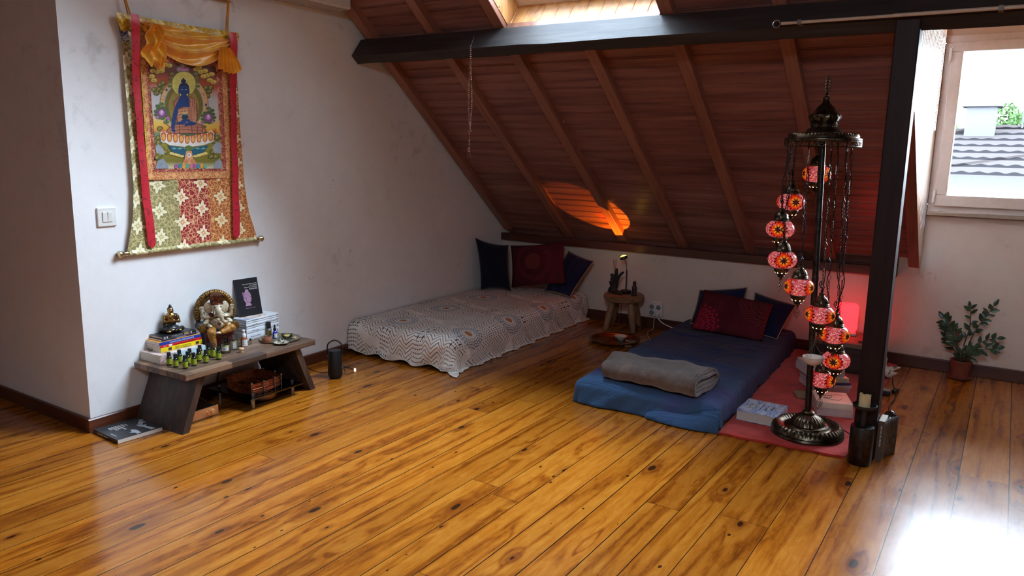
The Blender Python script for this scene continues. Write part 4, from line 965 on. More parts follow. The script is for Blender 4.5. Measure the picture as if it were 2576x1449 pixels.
m = MB(); m.lathe([(0, 0), (.0165, 0), (.0165, .040), (.010, .044), (0, .044)], 22); m.build('glass_body', CLEARG, o); m = MB(); m.lathe([(0, .003), (.0145, .003), (.0145, .030), (0, .030)], 20); m.build('liquid', pm('golden_oil', (206, 160, 40), .15), o)
m = MB(); m.lathe([(0, .044), (.0135, .044), (.0135, .084), (.012, .086), (0, .086)], 22); m.build('bottle_cap', CAPK, o)
o = thing('dropper_bottle', on_tray(1100, 1165), rz=FACE, label='cobalt blue dropper bottle on the round tray', cat='bottle')
m = MB(); m.lathe([(0, 0), (.0125, 0), (.0135, .002), (.0135, .036), (.011, .043), (.006, .047), (.006, .052), (0, .052)], 20); m.build('bottle_body', pm('cobalt_glass', (16, 34, 168), .1, coat=.6), o)
m = MB(); m.lathe([(.0139, .006), (.0139, .032)], 12, a0=-.2, a1=1.5, cap=False); m.build('bottle_label', LBL, o)
m = MB(); m.lathe([(0, .050), (.0095, .050), (.0095, .062), (.0055, .065), (.0050, .080), (.003, .085), (0, .086)], 18); m.build('dropper', CAPK, o)
o = thing('patterned_saucer', on_tray(1218, 1262), label='small black and cream patterned saucer on the round tray', cat='saucer')
sm_ = NT('saucer_glaze', .3); x, y, z = sm_.xyz(); sm_.col(sm_.mix(sm_.noise(scale=110, detail=2).gt(.52), (206, 196, 170), (44, 38, 34))); m = MB(); m.lathe([(0, 0), (.025, 0), (.042, .006), (.044, .0085), (.041, .008), (.025, .003), (0, .003)], 36); m.build('saucer_body', sm_.m, o)
o = thing('glass_stopper', c4p(1195, 1215, .009), label='small clear glass vessel on the patterned saucer', cat='glass')
m = MB(); m.lathe([(0, 0), (.012, 0), (.015, .006), (.013, .013), (.006, .018), (.006, .026), (.009, .030), (0, .031)], 20); m.build('glass_body', CLEARG, o)
o = thing('candle_glass', on_tray(1320, 1165), label='clear glass bowl with a yellow wax candle', cat='candle')
m = MB(); m.lathe([(0, 0), (.018, 0), (.030, .010), (.033, .026), (.031, .026), (.028, .012), (.017, .003), (0, .003)], 30); m.build('glass_bowl', CLEARG, o)
m = MB(); m.lathe([(0, .0035), (.019, .004), (.020, .018), (0, .019)], 22); m.build('wax', pm('yellow_wax', (226, 196, 96), .5, var=.05), o); m = MB(); m.tube([(0, 0, .018), (.001, 0, .024)], .0008, 6); m.build('wick', INKK, o)
o = thing('dark_leaf', c4p(1340, 1210, .005), rz=.9, label='dark dried leaf in front of the glass candle bowl', cat='leaf')
m = MB(); m.grid(lambda u, v: ((u-.5)*.045, (v-.5)*.024*sin(pi*min(.98, max(.02, u)))**.7, .004+.010*abs(v-.5)+.006*u), 10, 6); m.build('leaf_blade', pm('leaf_dark', (34, 36, 34), .4, var=.3), o, recalc=False)
o = thing('wood_block', on_tray(1462, 1172), rz=.5, label='small pale wooden block at the rim of the round tray', cat='block')
m = MB(); m.box(-.008, .008, -.012, .012, 0, .010, .001); m.build('block_body', PALEW, o, smooth=False)

# ---------------------------------------------------------------- under the bench
GOLDA = metal('anodised_copper_gold', (240, 200, 158), .45, .05)
am = thing('amplifier', (-3.593, 2.443, 0), rz=.03, label='small amplifier with a copper gold front under the bench', cat='amplifier')
m = MB(); m.box(-.21, -.008, -.094, .094, .006, .052, .002); m.build('casing', pm('amp_black', (30, 28, 27), .45), am, smooth=False)
m = MB(); m.box(-.008, .0, -.0985, .0985, .003, .058, .002); m.build('front_panel', GOLDA, am, smooth=False)
for y, z, r, h in ((.055, .033, .013, .018), (.026, .030, .0075, .013), (.004, .025, .0045, .003), (-.076, .018, .0055, .006)):
    m = MB(); m.lathe([(0, h), (r*.92, h), (r, h-.001), (r, 0)], 22, Tr(0, y, z) @ Ry(pi/2)); m.build('knob', GOLDA, am)
m = MB(); m.lathe([(0, .0003), (.0028, .0003)], 10, Tr(.0002, .004, .025) @ Ry(pi/2)); m.build('socket_hole', INKK, am)
text('panel_lettering', '●DR.TAO', .008, INKK, am, frame_from((.0006, -.074, .047), (0, 1, 0), (0, 0, 1)))
for sy in (-1, 1):
    m = MB(); m.lathe([(.008, 0), (.008, .007)], 12, Tr(-.03, sy*.07, 0)); m.build('foot', CAPK, am)
cu = thing('copper_coil_stand', (-3.672, 2.862, 0), rz=.03, label='copper wire coil on a smoked acrylic plate with steel feet', cat='coil stand')
ACR = glassy('smoked_acrylic', (92, 92, 96), .5, .05); m = MB(); m.box(-.185, .195, -.205, .190, .066, .075, .001); m.build('acrylic_plate', ACR, cu, smooth=False)
for fx, fy in ((.145, -.150), (.13, .160), (-.145, -.150), (-.145, .160)):
    m = MB(); m.lathe([(0, 0), (.0125, 0), (.0125, .065), (0, .065)], 18, Tr(fx, fy, 0)); m.build('foot', CHROME, cu)
    m = MB(); m.lathe([(.010, .0755), (.010, .087), (0, .088)], 16, Tr(fx, fy, 0)); m.build('foot_screw', CHROME, cu)
m = MB(); m.lathe([(0, .012), (.085, .012), (.088, .016), (.088, .055), (.06, .064), (0, .064)], 40, Tr(.05, .0, 0)); m.build('base_ring', metal('ring_steel', (150, 124, 104), .35), cu)
COP = metal('copper_wire', (196, 132, 100), .3, .3, 60); rc = random.Random(11)
pegs = [(.120+.004*cos(i), -.105+.0, 0) for i in range(1)]
outl = [(.125, -.135), (.135, -.06), (.135, .02), (.115, .085), (.04, .105), (-.06, .105), (-.125, .08), (-.135, 0), (-.125, -.10), (-.05, -.15), (.05, -.155)]
m = MB()
for k in range(34):
    z = .080+.0016*k+rc.uniform(-.002, .002); sc_ = 1-.015*(k % 5); pts_ = []
    for (x, y) in outl: pts_.append((x*sc_+rc.uniform(-.004, .004), y*sc_+rc.uniform(-.004, .004), z+rc.uniform(-.004, .004)))
    pts_ = spline(pts_+[pts_[0]], 3); m.tube(pts_, .0016, 5)
for k in range(24):
    y = -.13+.0098*k; m.tube([(-.12+rc.uniform(-.01, .01), y+rc.uniform(-.02, .02), .133), (0, y+rc.uniform(-.01, .01), .134+rc.uniform(0, .006)), (.122, y+rc.uniform(-.02, .02), .133)], .0014, 5)
m.build('copper_winding', COP, cu)
for (x, y) in outl[:7]:
    m = MB(); m.lathe([(.0035, .075), (.0035, .138), (.008, .139), (.008, .146), (0, .147)], 12, Tr(x*1.03, y*1.03, 0)); m.build('peg', CHROME, cu)
m = MB(); m.tube(spline([(-3.93, 2.80, .29), (-3.915, 2.79, .16), (-3.89, 2.74, .06), (-3.85, 2.68, .010), (-3.83, 2.60, .006), (-3.812, 2.54, .02)], 8), .004, 8); T(m.build('power_cable', CAPK), 'black cable hanging down the wall behind the bench', 'cable')
m = MB(); m.tube(spline([(-3.80, 2.47, .0725), (-3.79, 2.50, .085), (-3.77, 2.545, .06), (-3.775, 2.585, .03), (-3.77, 2.60, .0045), (-3.765, 2.635, .004)], 8), .0035, 8); T(m.build('grey_cable', pm('cable_grey', (130, 126, 122), .5)), 'grey cable running from the amplifier beneath the bench', 'cable')
# magazine on the floor
o = book((-3.868, 1.985, 0.001), -.05, .247, .235, .021, cov('charcoal_floor', (52, 54, 57), .3), 'dark softcover book with pale hands lying on the floor by the bench', None, False)
def tp(u, v, d=0): return (u, v, .0213+d)
m = MB()
HANDW = 0
def handf(cx, cy, a, s_, mir=1, arm=.1):
    Mh = Tr(cx, cy, .0214) @ Rz(a) @ Sc(s_, s_*mir, 1)
    m.poly([(0, -.014, 0), (.022, -.018, 0), (.026, .012, 0), (0, .014, 0), (-.008, .010, 0), (-.008, -.010, 0)], 0, Mh)
    m.poly([(-.008, -.009, 0), (-.008, .009, 0), (-arm, .016, 0), (-arm, -.012, 0)], 0, Mh)
    for k, (y, l) in enumerate(((-.014, .024), (-.006, .031), (.002, .030), (.009, .024))): m.poly([(.020, y-.0032, .0001), (.022+l, y-.002-.002*k, .0001), (.024+l, y+.002-.002*k, .0001), (.020, y+.0036, .0001)], 0, Mh)
    m.poly([(.0, .012, .0001), (.010, .024, .0001), (.026, .028, .0001), (.016, .014, .0001)], 0, Mh)
handf(.085, .208, -.45, .9, 1, .04); handf(.158, .185, pi+.12, .9, -1, .085); handf(.212, .118, pi+.1, 1.0, 1, .024)
m.build('cover_picture', [cov('handgrey', (176, 180, 182))], o, smooth=False, recalc=False)
for i, (s_, sz) in enumerate((('Ausbruch', .010), ('INNEN', .014), ('DER GROSSE', .015), ('EIGENE', .018), ('GESANG', .018), ('WEG', .018))): text('title_lettering', s_, sz, INKW, o, frame_from((.048, .135-.0165*i, .0216), (1, 0, .0), (0, 1, 0)) , 'LEFT', sx=1.0)
text('author_lettering', 'DEBORAH SILK', .009, INKW, o, frame_from((.165, .022, .0216), (1, 0, 0), (0, 1, 0)))
spine_text(o, 'DER EIGENE GESANG', .011, INKW, .247, .021, .1, off=.0022)

# portable speaker, its cord
o = thing('portable_speaker', (-3.583, 3.418, 0), rz=-.9, label='black cylindrical portable speaker with a carry loop on the floor', cat='speaker')
m = MB(); m.lathe([(0, 0), (.036, 0), (.037, .008), (.043, .012), (.0475, .028), (.0465, .10), (.0435, .180), (.042, .184), (0, .184)], 36); m.build('speaker_body', NT('speaker_grille', .55).col((14, 14, 15)).m, o)
m = MB(); m.lathe([(0, .1845), (.040, .1845), (.0405, .186), (.0, .186)], 32); m.build('top_pad', pm('speaker_top', (40, 42, 46), .5), o)
m = MB(); m.tube(spline([(0, -.046, .150), (0, -.049, .19), (0, -.040, .230), (0, 0, .252), (0, .040, .230), (0, .049, .19), (0, .046, .150)], 8), .0045, 8); m.build('carry_loop', CAPK, o)
for s_ in (-1, 1):
    m = MB(); m.lathe([(.006, 0), (.006, .004), (0, .005)], 12, Tr(0, s_*.0455, .150) @ Rx(-s_*pi/2)); m.build('rivet', CHROME, o)
o = thing('speaker_cable', (-3.6, 3.4, 0), label='thin dark cable with a shining plug lying by the speaker', cat='cable')
m = MB(); pl = at_z(886, 927, .006); L0 = Vector((-3.6, 3.4, 0))
m.tube([p-L0 for p in spline([Vector(at_z(771, 922, .003)), Vector(at_z(785, 930, .003)), Vector(at_z(803, 936, .003)), Vector(at_z(830, 936, .003)), Vector((-3.60, 3.52, .003)), Vector(at_z(865, 923, .003)), pl], 8)], .002, 6); m.build('wire', CAPK, o)
m = MB(); d = (Vector(at_z(896, 929, .006))-pl).normalized(); m.cap(pl-L0, pl-L0+d*.018, .005, .005); m.build('plug_grip', CHROME, o)
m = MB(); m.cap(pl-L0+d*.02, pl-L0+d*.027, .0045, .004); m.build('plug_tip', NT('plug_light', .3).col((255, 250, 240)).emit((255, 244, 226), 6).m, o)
# ---------------------------------------------------------------- beds
def spread_mat():
    n = NT('printed_cotton', .9, spec=.15); uv = n.N('UVMap'); sp = n.N('SeparateXYZ'); n.L(uv.outputs[0], sp.inputs[0])
    s, t = E(n.nt, sp.outputs[0])*.74, E(n.nt, sp.outputs[1])*.74
    wob = n.noise(n.vec(s*18, t*18), 1, 2); wb = (wob-.5)*.010
    a = s+wb; b = t+wb
    cs, ct = .44, .40
    qs = ((a/cs).frac()-.5)*cs; qt = ((b/ct).frac()-.5)*ct
    r = (qs*qs+qt*qt).pw(.5); th = qs.at2(qt)
    scal = r+(th*14).sin()*.0035
    ring = ((scal/.0165).frac().lt(.26))*r.gt(.034)*r.lt(.098); spoke = ((th*4.5).frac().lt(.16))*r.gt(.05)*r.lt(.098)
    dot = r.lt(.021); ring2 = (r.gt(.030)*r.lt(.035))
    out = r.gt(.104)
    # chevrons running along the length, dash rows between
    lane = (a/.22).frac(); ch = lane.gt(.30)
    v1 = ((a/.080).frac()-.5).abs()*.080
    k1 = (b+v1*1.15)/.0235; chev = (k1.frac().lt(.24))*ch*((b*2.3+a).frac().gt(.12)); alt = (k1.floor()*.5).frac().gt(.25)
    dash = ((b/.0215).frac().lt(.30))*((a/.0125).frac().lt(.55))*(1-ch)
    tri = (((b/.05).frac()-.5).abs()*.5+((a/.03).frac()-.5).abs()).lt(.18)*(1-ch)*(b*1.7).frac().lt(.3)
    base = n.ramp(n.noise(scale=6), [(.35, (232, 226, 216)), (.65, (246, 242, 235))])
    c = n.mix(chev*out*.9, base, n.mix(alt, (58, 58, 66), (150, 96, 66)))
    c = n.mix(dash*out, c, (74, 70, 72)); c = n.mix(tri*out, c, (96, 80, 72)); c = n.mix(ring.mx(spoke), c, (84, 108, 132)); c = n.mix(dot, c, (196, 134, 92)); c = n.mix(ring2, c, (236, 230, 222))
    n.col(c); n.bump(n.noise(scale=40, detail=3)*.6+n.noise(scale=300, detail=1)*.3, .2, .004); return n.m
def drape_fn(W, L, H, r, sw, fr, seed, flare=.10, wr=.012, land=.006, top=.004, kw=26):
    rn = random.Random(seed); ph = [rn.uniform(0, 6.28) for _ in range(8)]
    x1, y0 = W-r, r
    def f(s, t):
        dx = max(0, s-x1); dy = max(0, y0-t); dl = max(0, 0-s); d = sqrt(dx*dx+dy*dy)
        px, py = min(s, x1), max(t, y0)
        if d > 1e-9: nx, ny = dx/d, -dy/d
        else: nx = ny = 0
        q = r*pi/2
        if d <= q: out, drop = r*sin(d/r), r*(1-cos(d/r))
        else: out, drop = r+(d-q)*flare, r+(d-q)
        edge_ = t-s*.9
        hang = max(0, drop-r*.4)/H
        out += wr*hang*(sin(edge_*kw+ph[0])+.6*sin(edge_*kw*1.9+ph[1])+.4*sin(edge_*kw*.45+ph[2]))
        lim = H-land
        if drop > lim: ex = drop-lim; drop = lim-.003*abs(sin(edge_*40)); out += ex*.9
        z = H-drop+top*(1-min(1, hang*3))*(sin(s*9+ph[3]+2*sin(t*3))*.5+sin(t*13+ph[4]+s*6)*.5)
        return (px+nx*out, py+ny*out, max(.003, z))
    return f
b1 = thing('mattress', (-3.955, 3.905, 0), rz=.0354, label='dark grey mattress showing under the patterned bedspread', cat='mattress')
m = MB(); m.box(.012, .905, .035, 2.105, 0, .215, .05, 4); m.build('mattress_body', fabric('mattress_grey', (88, 80, 80), .1), b1)
sp = thing('bedspread', (-3.955, 3.905, 0), rz=.0354, label='cream bedspread printed with chevrons and circles on the bed by the wall', cat='bedspread')
f = drape_fn(.93, 2.1, .236, .085, .27, .25, 4, .10, .013)
s1, t0_, t1_ = .93+.215, -.165, 2.10
def f1(u, v):
    s = lerp(.0, s1, u); t = lerp(t0_-.030*sin(pi*min(1, u*1.05))*.3+.012*sin(u*31), t1_, v)
    x, y, z = f(s, t)
    if s > .93 and v > .1: z = max(.006, z-.01*sin(v*60)*0)
    return (x, y, z)
m = MB(); m.grid(f1, 110, 190, uv=lambda a, b: (lerp(0, s1, a), lerp(t0_, t1_, b)))
o = m.build('spread_cloth', spread_mat(), sp, recalc=False, ang=180); q = o.modifiers.new('th', 'SOLIDIFY'); q.thickness = .004; q.offset = -1
m = MB()
for u in [i/90 for i in range(91)]: pass
m.tube([Vector(f1(i/120, 0))+Vector((0, -.002, 0)) for i in range(121)], .0035, 6); m.build('spread_hem', fabric('hem_white', (226, 220, 210), .06), sp)

def blue_mat():
    n = NT('blue_dyed_cotton', .9, spec=.12); x, y, z = n.xyz()
    g = n.noise(scale=2.6, detail=3); f = y*.42+g*.28+x*.06
    c = n.ramp(f, [(.08, (64, 98, 138)), (.20, (68, 102, 142)), (.28, (84, 86, 142)), (.38, (74, 104, 144)), (.50, (64, 74, 114)), (.75, (54, 58, 96)), (1.0, (42, 42, 78))])
    n.col(n.mix(n.noise(scale=240, detail=1)*.35, c, (34, 42, 64))); wr = n.noise(n.vec(x*3.2, y*34), 1, 4, .6, .7); n.bump(wr*1.0+n.noise(scale=300, detail=1)*.05, .9, .030); n.b.inputs['Sheen Weight'].default_value = .1; return n.m
b2 = thing('floor_mattress', (-2.085, 3.905, 0), rz=.036, label='thin floor mattress wrapped in a crinkled blue violet cover', cat='mattress')
W2_, L2_, H2_ = .885, 2.12, .150
rw = random.Random(8); PW = [(rw.uniform(0, L2_), rw.uniform(.15, .85)*W2_, rw.uniform(.02, .05), rw.uniform(.1, .35), rw.uniform(-.12, .12), rw.uniform(.003, .007)) for _ in range(120)]
def f2(u, v):
    s, t = lerp(-.185, W2_+.185, u), lerp(-.19, L2_+.10, v); r = .05; H = H2_
    cx = min(max(s, r), W2_-r); cy = min(max(t, r), L2_-r); dx, dy = s-cx, t-cy; d = sqrt(dx*dx+dy*dy)
    if d < 1e-9: nx = ny = 0
    else: nx, ny = dx/d, dy/d
    q = r*pi/2; out, drop = (r*sin(d/r), r*(1-cos(d/r))) if d <= q else (r+(d-q)*.06, r+(d-q))
    hang = max(0, drop-r*.5)/H; ex = max(0, drop-(H-.006)); drop = min(drop, H-.006)
    e = t-s
    out += hang*(.010*sin(e*17)+.006*sin(e*39+1))-min(.030, ex*.55)
    z = H-drop; k = 1-min(1, hang*2)
    w_ = sum(a*math.exp(-((t-y0-sl*(s-x0))/wd)**2*9-((s-x0)/ln)**2*2) for y0, x0, wd, ln, sl, a in PW if abs(t-y0) < .14)
    z += k*(w_*2.0+.006*sin(s*4+t*2)-.004)
    return (cx+nx*out, cy+ny*out, max(.003, z))
m = MB(); m.grid(f2, 96, 210)
o = m.build('cover', blue_mat(), b2, recalc=False, ang=180); q = o.modifiers.new('th', 'SOLIDIFY'); q.thickness = .004; q.offset = -1
m = MB(); m.box(.03, W2_-.03, .03, L2_-.03, .002, H2_-.02, .03, 3); m.build('mattress_core', fabric('core_grey', (70, 68, 74), .1), b2)
m = MB()     # the loose fold at the foot corner
def f3(u, v): return (lerp(.48, .90, u), -.006-.055*v*(.25+.75*sin(pi*u*.9))-.012*sin(pi*v), max(.006, lerp(lerp(.03, .115, u), .006, v)+.010*sin(u*9)*(1-v)))
m.grid(f3, 24, 14); o = m.build('corner_fold', bpy.data.materials['blue_dyed_cotton'], b2, recalc=False, ang=180); q = o.modifiers.new('th', 'SOLIDIFY'); q.thickness = .006
m = MB(); m.tube([(-.004, .24, .10), (-.012, .17, .085), (-.006, .10, .06), (.0, .05, .045)], .004, 6); m.build('sheet_edge', fabric('sheet_white', (214, 214, 216), .05), b2)

def pillow(name, P, th, mat, label, group=None, pipe=None, uvm=None, nn=26, pinch=.05, cat='cushion'):
    P = [Vector(p) for p in P]; c = sum(P, Vector())/4; lo = min(p.z for p in P); base = Vector((c.x, c.y, lo))
    o = thing(name, base, 0, label, cat, group)
    A, B, C_, D = [p-base for p in P]          # BL BR TR TL
    nrm = ((B-A).cross(D-A)).normalized()
    def sh(u, v, sd):
        uu = u+pinch*(2*v-1)**2*0; a = 1-abs(2*u-1)**2.4; b = 1-abs(2*v-1)**2.4
        pu = .5+(u-.5)*(1-pinch*(1-(2*v-1)**2)); pv = .5+(v-.5)*(1-pinch*(1-(2*u-1)**2))
        p = (A*(1-pu)+B*pu)*(1-pv)+(D*(1-pu)+C_*pu)*pv
        k = (max(0, a)**.62)*(max(0, b)**.62)
        return p+nrm*(sd*th*.5*k+.006*k*sin(u*17+v*5)*sd)
    m = MB(); m.grid(lambda u, v: sh(u, v, 1), nn, nn); m.grid(lambda u, v: sh(u, v, -1), nn, nn)
    m.build('cushion_cover', mat, o, ang=180, weld=True)
    if pipe:
        m = MB(); pts_ = [sh(i/24, 0, 1) for i in range(24)]+[sh(1, i/24, 1) for i in range(24)]+[sh(1-i/24, 1, 1) for i in range(24)]+[sh(0, 1-i/24, 1) for i in range(24)]
        m.tube(pts_, .0038, 6, True); m.build('piping', pipe, o)
    return o
NAVY = fabric('navy_velvet', (22, 28, 62), .15); NAVYD = fabric('midnight_cotton', (18, 20, 38), .15); PIPE = fabric('beige_piping', (176, 136, 100), .08)
def mandala_mat(kind):
    n = NT('maroon_print_'+kind, .9, spec=.15); uv = n.N('UVMap'); sp = n.N('SeparateXYZ'); n.L(uv.outputs[0], sp.inputs[0]); s, t = E(n.nt, sp.outputs[0]), E(n.nt, sp.outputs[1])
    base = n.ramp(n.noise(scale=8), [(.35, (80, 26, 37)), (.65, (98, 33, 44))])
    if kind == 'mandala':
        x = (s-.5)*.56; y = (t-.56)*.40; r = (x*x+y*y).pw(.5); th = x.at2(y)
        q1 = r+(th*14).sin()*.006; l1 = ((q1/.0115).frac().lt(.22))*r.lt(.082)
        pet = ((r-.062)/.02).abs()+((th*2.3).frac()-.5).abs()*.0
        l2 = ((r+(th*24).sin()*.004-.165).abs()).lt(.0016)+((r-.150).abs()).lt(.0014)+((r+(th*24).sin().abs()*.012-.190).abs()).lt(.0016)
        c = n.mix(l1, base, (164, 92, 74)); c = n.mix(l2.mn(1), c, (150, 60, 60))
    else:
        x = (s-.06)*.56; y = (t-.10)*.36; r = (x*x+y*y).pw(.5); th = x.at2(y)
        lob = ((th*11).sin().abs()*.6+(th*22).sin()*.2)*.06; wv = n.noise(n.vec(x*40, y*40), 1, 2)
        fill = (r.lt(lob+.15))*(((r+lob*.6+wv*.02)/.045).frac().gt(.42))
        x2 = (s-.96)*.56; y2 = (t-.94)*.36; r2 = (x2*x2+y2*y2).pw(.5); th2 = x2.at2(y2); lob2 = ((th2*11).sin().abs()*.6+(th2*22).sin()*.2)*.06
        line = (((r2+lob2+wv*.01)/.036).frac().lt(.09))*r2.lt(.235)
        c = n.mix(fill, base, (172, 34, 62)); c = n.mix(line, c, (168, 86, 66))
    n.col(c); n.bump(n.noise(scale=280, detail=1), .2, .002); return n.m
pillow('cushion', [(-3.90, 5.50, .245), (-3.675, 5.65, .245), (-3.80, 5.79, .635), (-3.985, 5.525, .71)], .15, NAVYD, 'midnight blue cushion propped in the corner of the bed against the white wall', 'bed cushions', pinch=.10)
pillow('cushion', [(-3.75, 5.775, .248), (-3.135, 5.68, .365), (-3.23, 5.81, .705), (-3.86, 5.915, .612)], .12, mandala_mat('mandala'), 'maroon cushion with a round mandala in the middle of the bed cushions', 'bed cushions')
pillow('cushion', [(-3.42, 5.80, .25), (-3.10, 5.70, .25), (-2.995, 5.92, .545), (-3.30, 6.02, .60)], .10, NAVY, 'navy cushion with pale piping leaning at the stool side of the bed', 'bed cushions', PIPE)
pillow('cushion', [(-2.035, 5.76, .155), (-1.64, 5.79, .155), (-1.662, 5.955, .462), (-2.03, 5.92, .402)], .13, NAVY, 'navy piped cushion behind the maroon one, nearer the socket', 'floor mattress cushions', PIPE)
pillow('cushion', [(-1.575, 5.73, .155), (-1.335, 5.665, .155), (-1.265, 5.87, .385), (-1.59, 5.93, .436)], .12, NAVY, 'navy piped cushion behind the maroon one, nearer the mosaic lamp', 'floor mattress cushions', PIPE)
pillow('cushion', [(-1.945, 5.545, .168), (-1.40, 5.505, .160), (-1.395, 5.74, .400), (-1.93, 5.74, .445)], .10, mandala_mat('lotus'), 'maroon cushion with a red flower print on the blue floor mattress', 'floor mattress cushions', pinch=.03)

# folded blanket: a flat roll of thick fleece
FLEECE = NT('taupe_fleece', 1.0, spec=.05); FLEECE.col(FLEECE.ramp(FLEECE.noise(scale=11, detail=5, rough=.7), [(.3, (80, 66, 59)), (.5, (104, 88, 79)), (.7, (128, 110, 99))])); FLEECE.bump(FLEECE.noise(scale=120, detail=4, rough=.7)+FLEECE.noise(scale=24, detail=2)*.6, .5, .008); FLEECE.b.inputs['Sheen Weight'].default_value = .5; FLEECE = FLEECE.m
bl = thing('folded_blanket', (-1.635, 4.125, .160), rz=-.02, label='taupe fleece blanket folded on the foot of the blue mattress', cat='blanket')
def section(t, off):      # t in turns
    a = 2*pi*t; A_ = .200-.021*t+off; B_ = .057-.0175*t+off
    cx, sz = cos(a+2.2), sin(a+2.2); e = .62
    return (max(.004, A_)*(abs(cx)**e)*(1 if cx > 0 else -1), max(.0035, B_)*(abs(sz)**e)*(1 if sz > 0 else -1))
m = MB(); NT_ = 150; NX = 22
def bp(i, k, off):
    t = 2.75*i/NT_; y, z = section(t, off); u = k/NX; x = lerp(-.31, .300, u)
    sag = .055*(1-u)**3*0+.010*sin(u*7); zz = z*(1-.12*(1-u)**2)+.006*sin(u*9+y*14)+.004*sin(u*23+y*30)
    return (x+(.012*sin(t*5) if k in (0, NX) else 0)-.03*(y/.18)*(1-u), y*(1-.06*(1-u))+.006*sin(u*11), 0.0605+zz)
g = [[[m.V(bp(i, k, o_)) for k in range(NX+1)] for i in range(NT_+1)] for o_ in (.0075, -.0065)]
for i in range(NT_):
    for k in range(NX):
        m.F([g[0][i][k], g[0][i+1][k], g[0][i+1][k+1], g[0][i][k+1]]); m.F([g[1][i][k], g[1][i][k+1], g[1][i+1][k+1], g[1][i+1][k]])
    for k in (0, NX): m.F([g[0][i][k], g[0][i+1][k], g[1][i+1][k], g[1][i][k]])
m.build('fleece', FLEECE, bl, ang=70)
m = MB(); m.tube([Vector(bp(i, NX, .0078))+Vector((-.012, 0, .0)) for i in range(8, 58, 2)], .0022, 5); m.build('hem_stitch', fabric('hem_taupe', (92, 78, 70)), bl)

# ---------------------------------------------------------------- stool and what stands on it
STOOLW = wood('stool_teak', (96, 66, 42), (134, 98, 66), (164, 126, 90), 2, 26, .55, bump=.12)
STX, STY, STZ = -2.665, 5.86, .305
so = thing('stool', (STX, STY, 0), rz=.2, label='round wooden stool with four thick splayed legs against the knee wall', cat='stool')
m = MB(); m.lathe([(0, STZ-.056), (.150, STZ-.056), (.166, STZ-.048), (.172, STZ-.028), (.170, STZ-.008), (.160, STZ), (0, STZ)], 44); m.build('seat', wood('stool_seat_teak', (96, 66, 42), (134, 98, 66), (164, 126, 90), 0, 26, .55, bump=.12), so)
for k in range(4):
    a = pi/4+k*pi/2; m = MB(); tp_ = Vector((cos(a)*.105, sin(a)*.105, STZ-.05)); ft = Vector((cos(a)*.170, sin(a)*.170, .0)); d = (tp_-ft)
    pts_ = [ft+d*t for t in (0, .02, .3, .6, 1)]; m.tube(pts_, [.0195, .022, .027, .030, .024], 12); m.build('leg', STOOLW, so)
def on_st(u, v, z=0.0): return tuple(at_z(u, v, STZ+z))
BLACKR = pm('burner_black', (30, 29, 30), .55, var=.4, scale=60, bump=.3)
ib = thing('incense_burner', (-2.735, 5.835, STZ+.0005), rz=-.3, label='black driftwood shaped incense burner holding two sticks on the stool', cat='incense burner')
m = MB(); m.ell((0, 0, .014), (.085, .040, .014)); m.ell((-.03, 0, .03), (.045, .032, .025))
for P, r in (([(-.03, 0, .02), (-.035, .004, .09), (-.042, .0, .13), (-.055, .004, .165)], (.026, .02, .014, .004)), ([(-.01, .0, .03), (-.008, 0, .10), (.005, -.004, .16), (.004, 0, .215)], (.022, .016, .013, .010)),
             ([(.0, .0, .05), (.02, .0, .12), (.045, .004, .165), (.078, .006, .195)], (.016, .013, .011, .004)), ([(-.03, .01, .06), (-.02, .012, .12), (-.028, .012, .16)], (.016, .012, .005)), ([(-.04, 0, .06), (-.06, 0, .075), (-.066, .0, .10)], (.012, .009, .004))):
    q = spline(P, 5); m.tube(q, [r[min(len(r)-1, int(i/5))] for i in range(len(q))], 9)
remesh(m.build('burner_body', BLACKR, ib), .004, 1)
m = MB(); m.ell((.07, -.02, .010), (.030, .018, .010)); m.build('burner_dish', BLACKR, ib)
INC = pm('incense_stick', (128, 78, 54), .8)
for P in (((-.018, .0, .14), (-.035, .0, .285)), ((-.008, 0, .20), (-.008, .0, .290))):
    m = MB(); m.tube(P, .0026, 6); m.build('incense_stick', INC, ib)
sl_ = thing('sunset_lamp', (-2.668, 5.900, STZ+.0005), label='small black lamp with a glowing yellow lens tilted at the sloping ceiling', cat='lamp')
HEAD = Vector((-2.675, 5.845, .612)); AX = Vector((-.40, .09, .91)).normalized()
m = MB(); m.lathe([(0, 0), (.044, 0), (.046, .004), (.046, .022), (.042, .026), (0, .026)], 30); m.build('base', CAPK, sl_)
hl = HEAD-Vector(sl_.location)
m = MB(); m.tube([(0, 0, .02), (0, 0, .20)], .006, 8); m.build('pole', CAPK, sl_)
m = MB(); m.tube([(0, 0, .20), (0.0, -.01, .25), hl-AX*.012], .0035, 8); m.build('gooseneck', CHROME, sl_)
q = AX.to_track_quat('Z', 'Y').to_matrix().to_4x4()
m = MB(); m.lathe([(0, -.012), (.020, -.012), (.031, -.008), (.032, .010), (.030, .012), (.027, .008), (.0, .006)], 28, Tr(*hl) @ q); m.build('lamp_head', CAPK, sl_)
m = MB(); m.lathe([(.0275, .006), (.026, .014), (.019, .022), (.008, .026), (0, .0265)], 24, Tr(*hl) @ q); m.build('lens', NT('lens_glow', .3).col((255, 220, 120)).emit((255, 196, 60), 2.6).m, sl_)
def spot(name, loc, d, size, power, col_, blend, rad=.004):
    l = bpy.data.lights.new(name, 'SPOT'); l.energy = power; l.color = lin(col_); l.spot_size = radians(size); l.spot_blend = blend; l.shadow_soft_size = rad
    o = bpy.data.objects.new(name, l); COL.objects.link(o); o.location = loc; o.rotation_euler = Vector(d).to_track_quat('-Z', 'Y').to_euler(); return o
SAX = Vector((-.461, .096, .882))
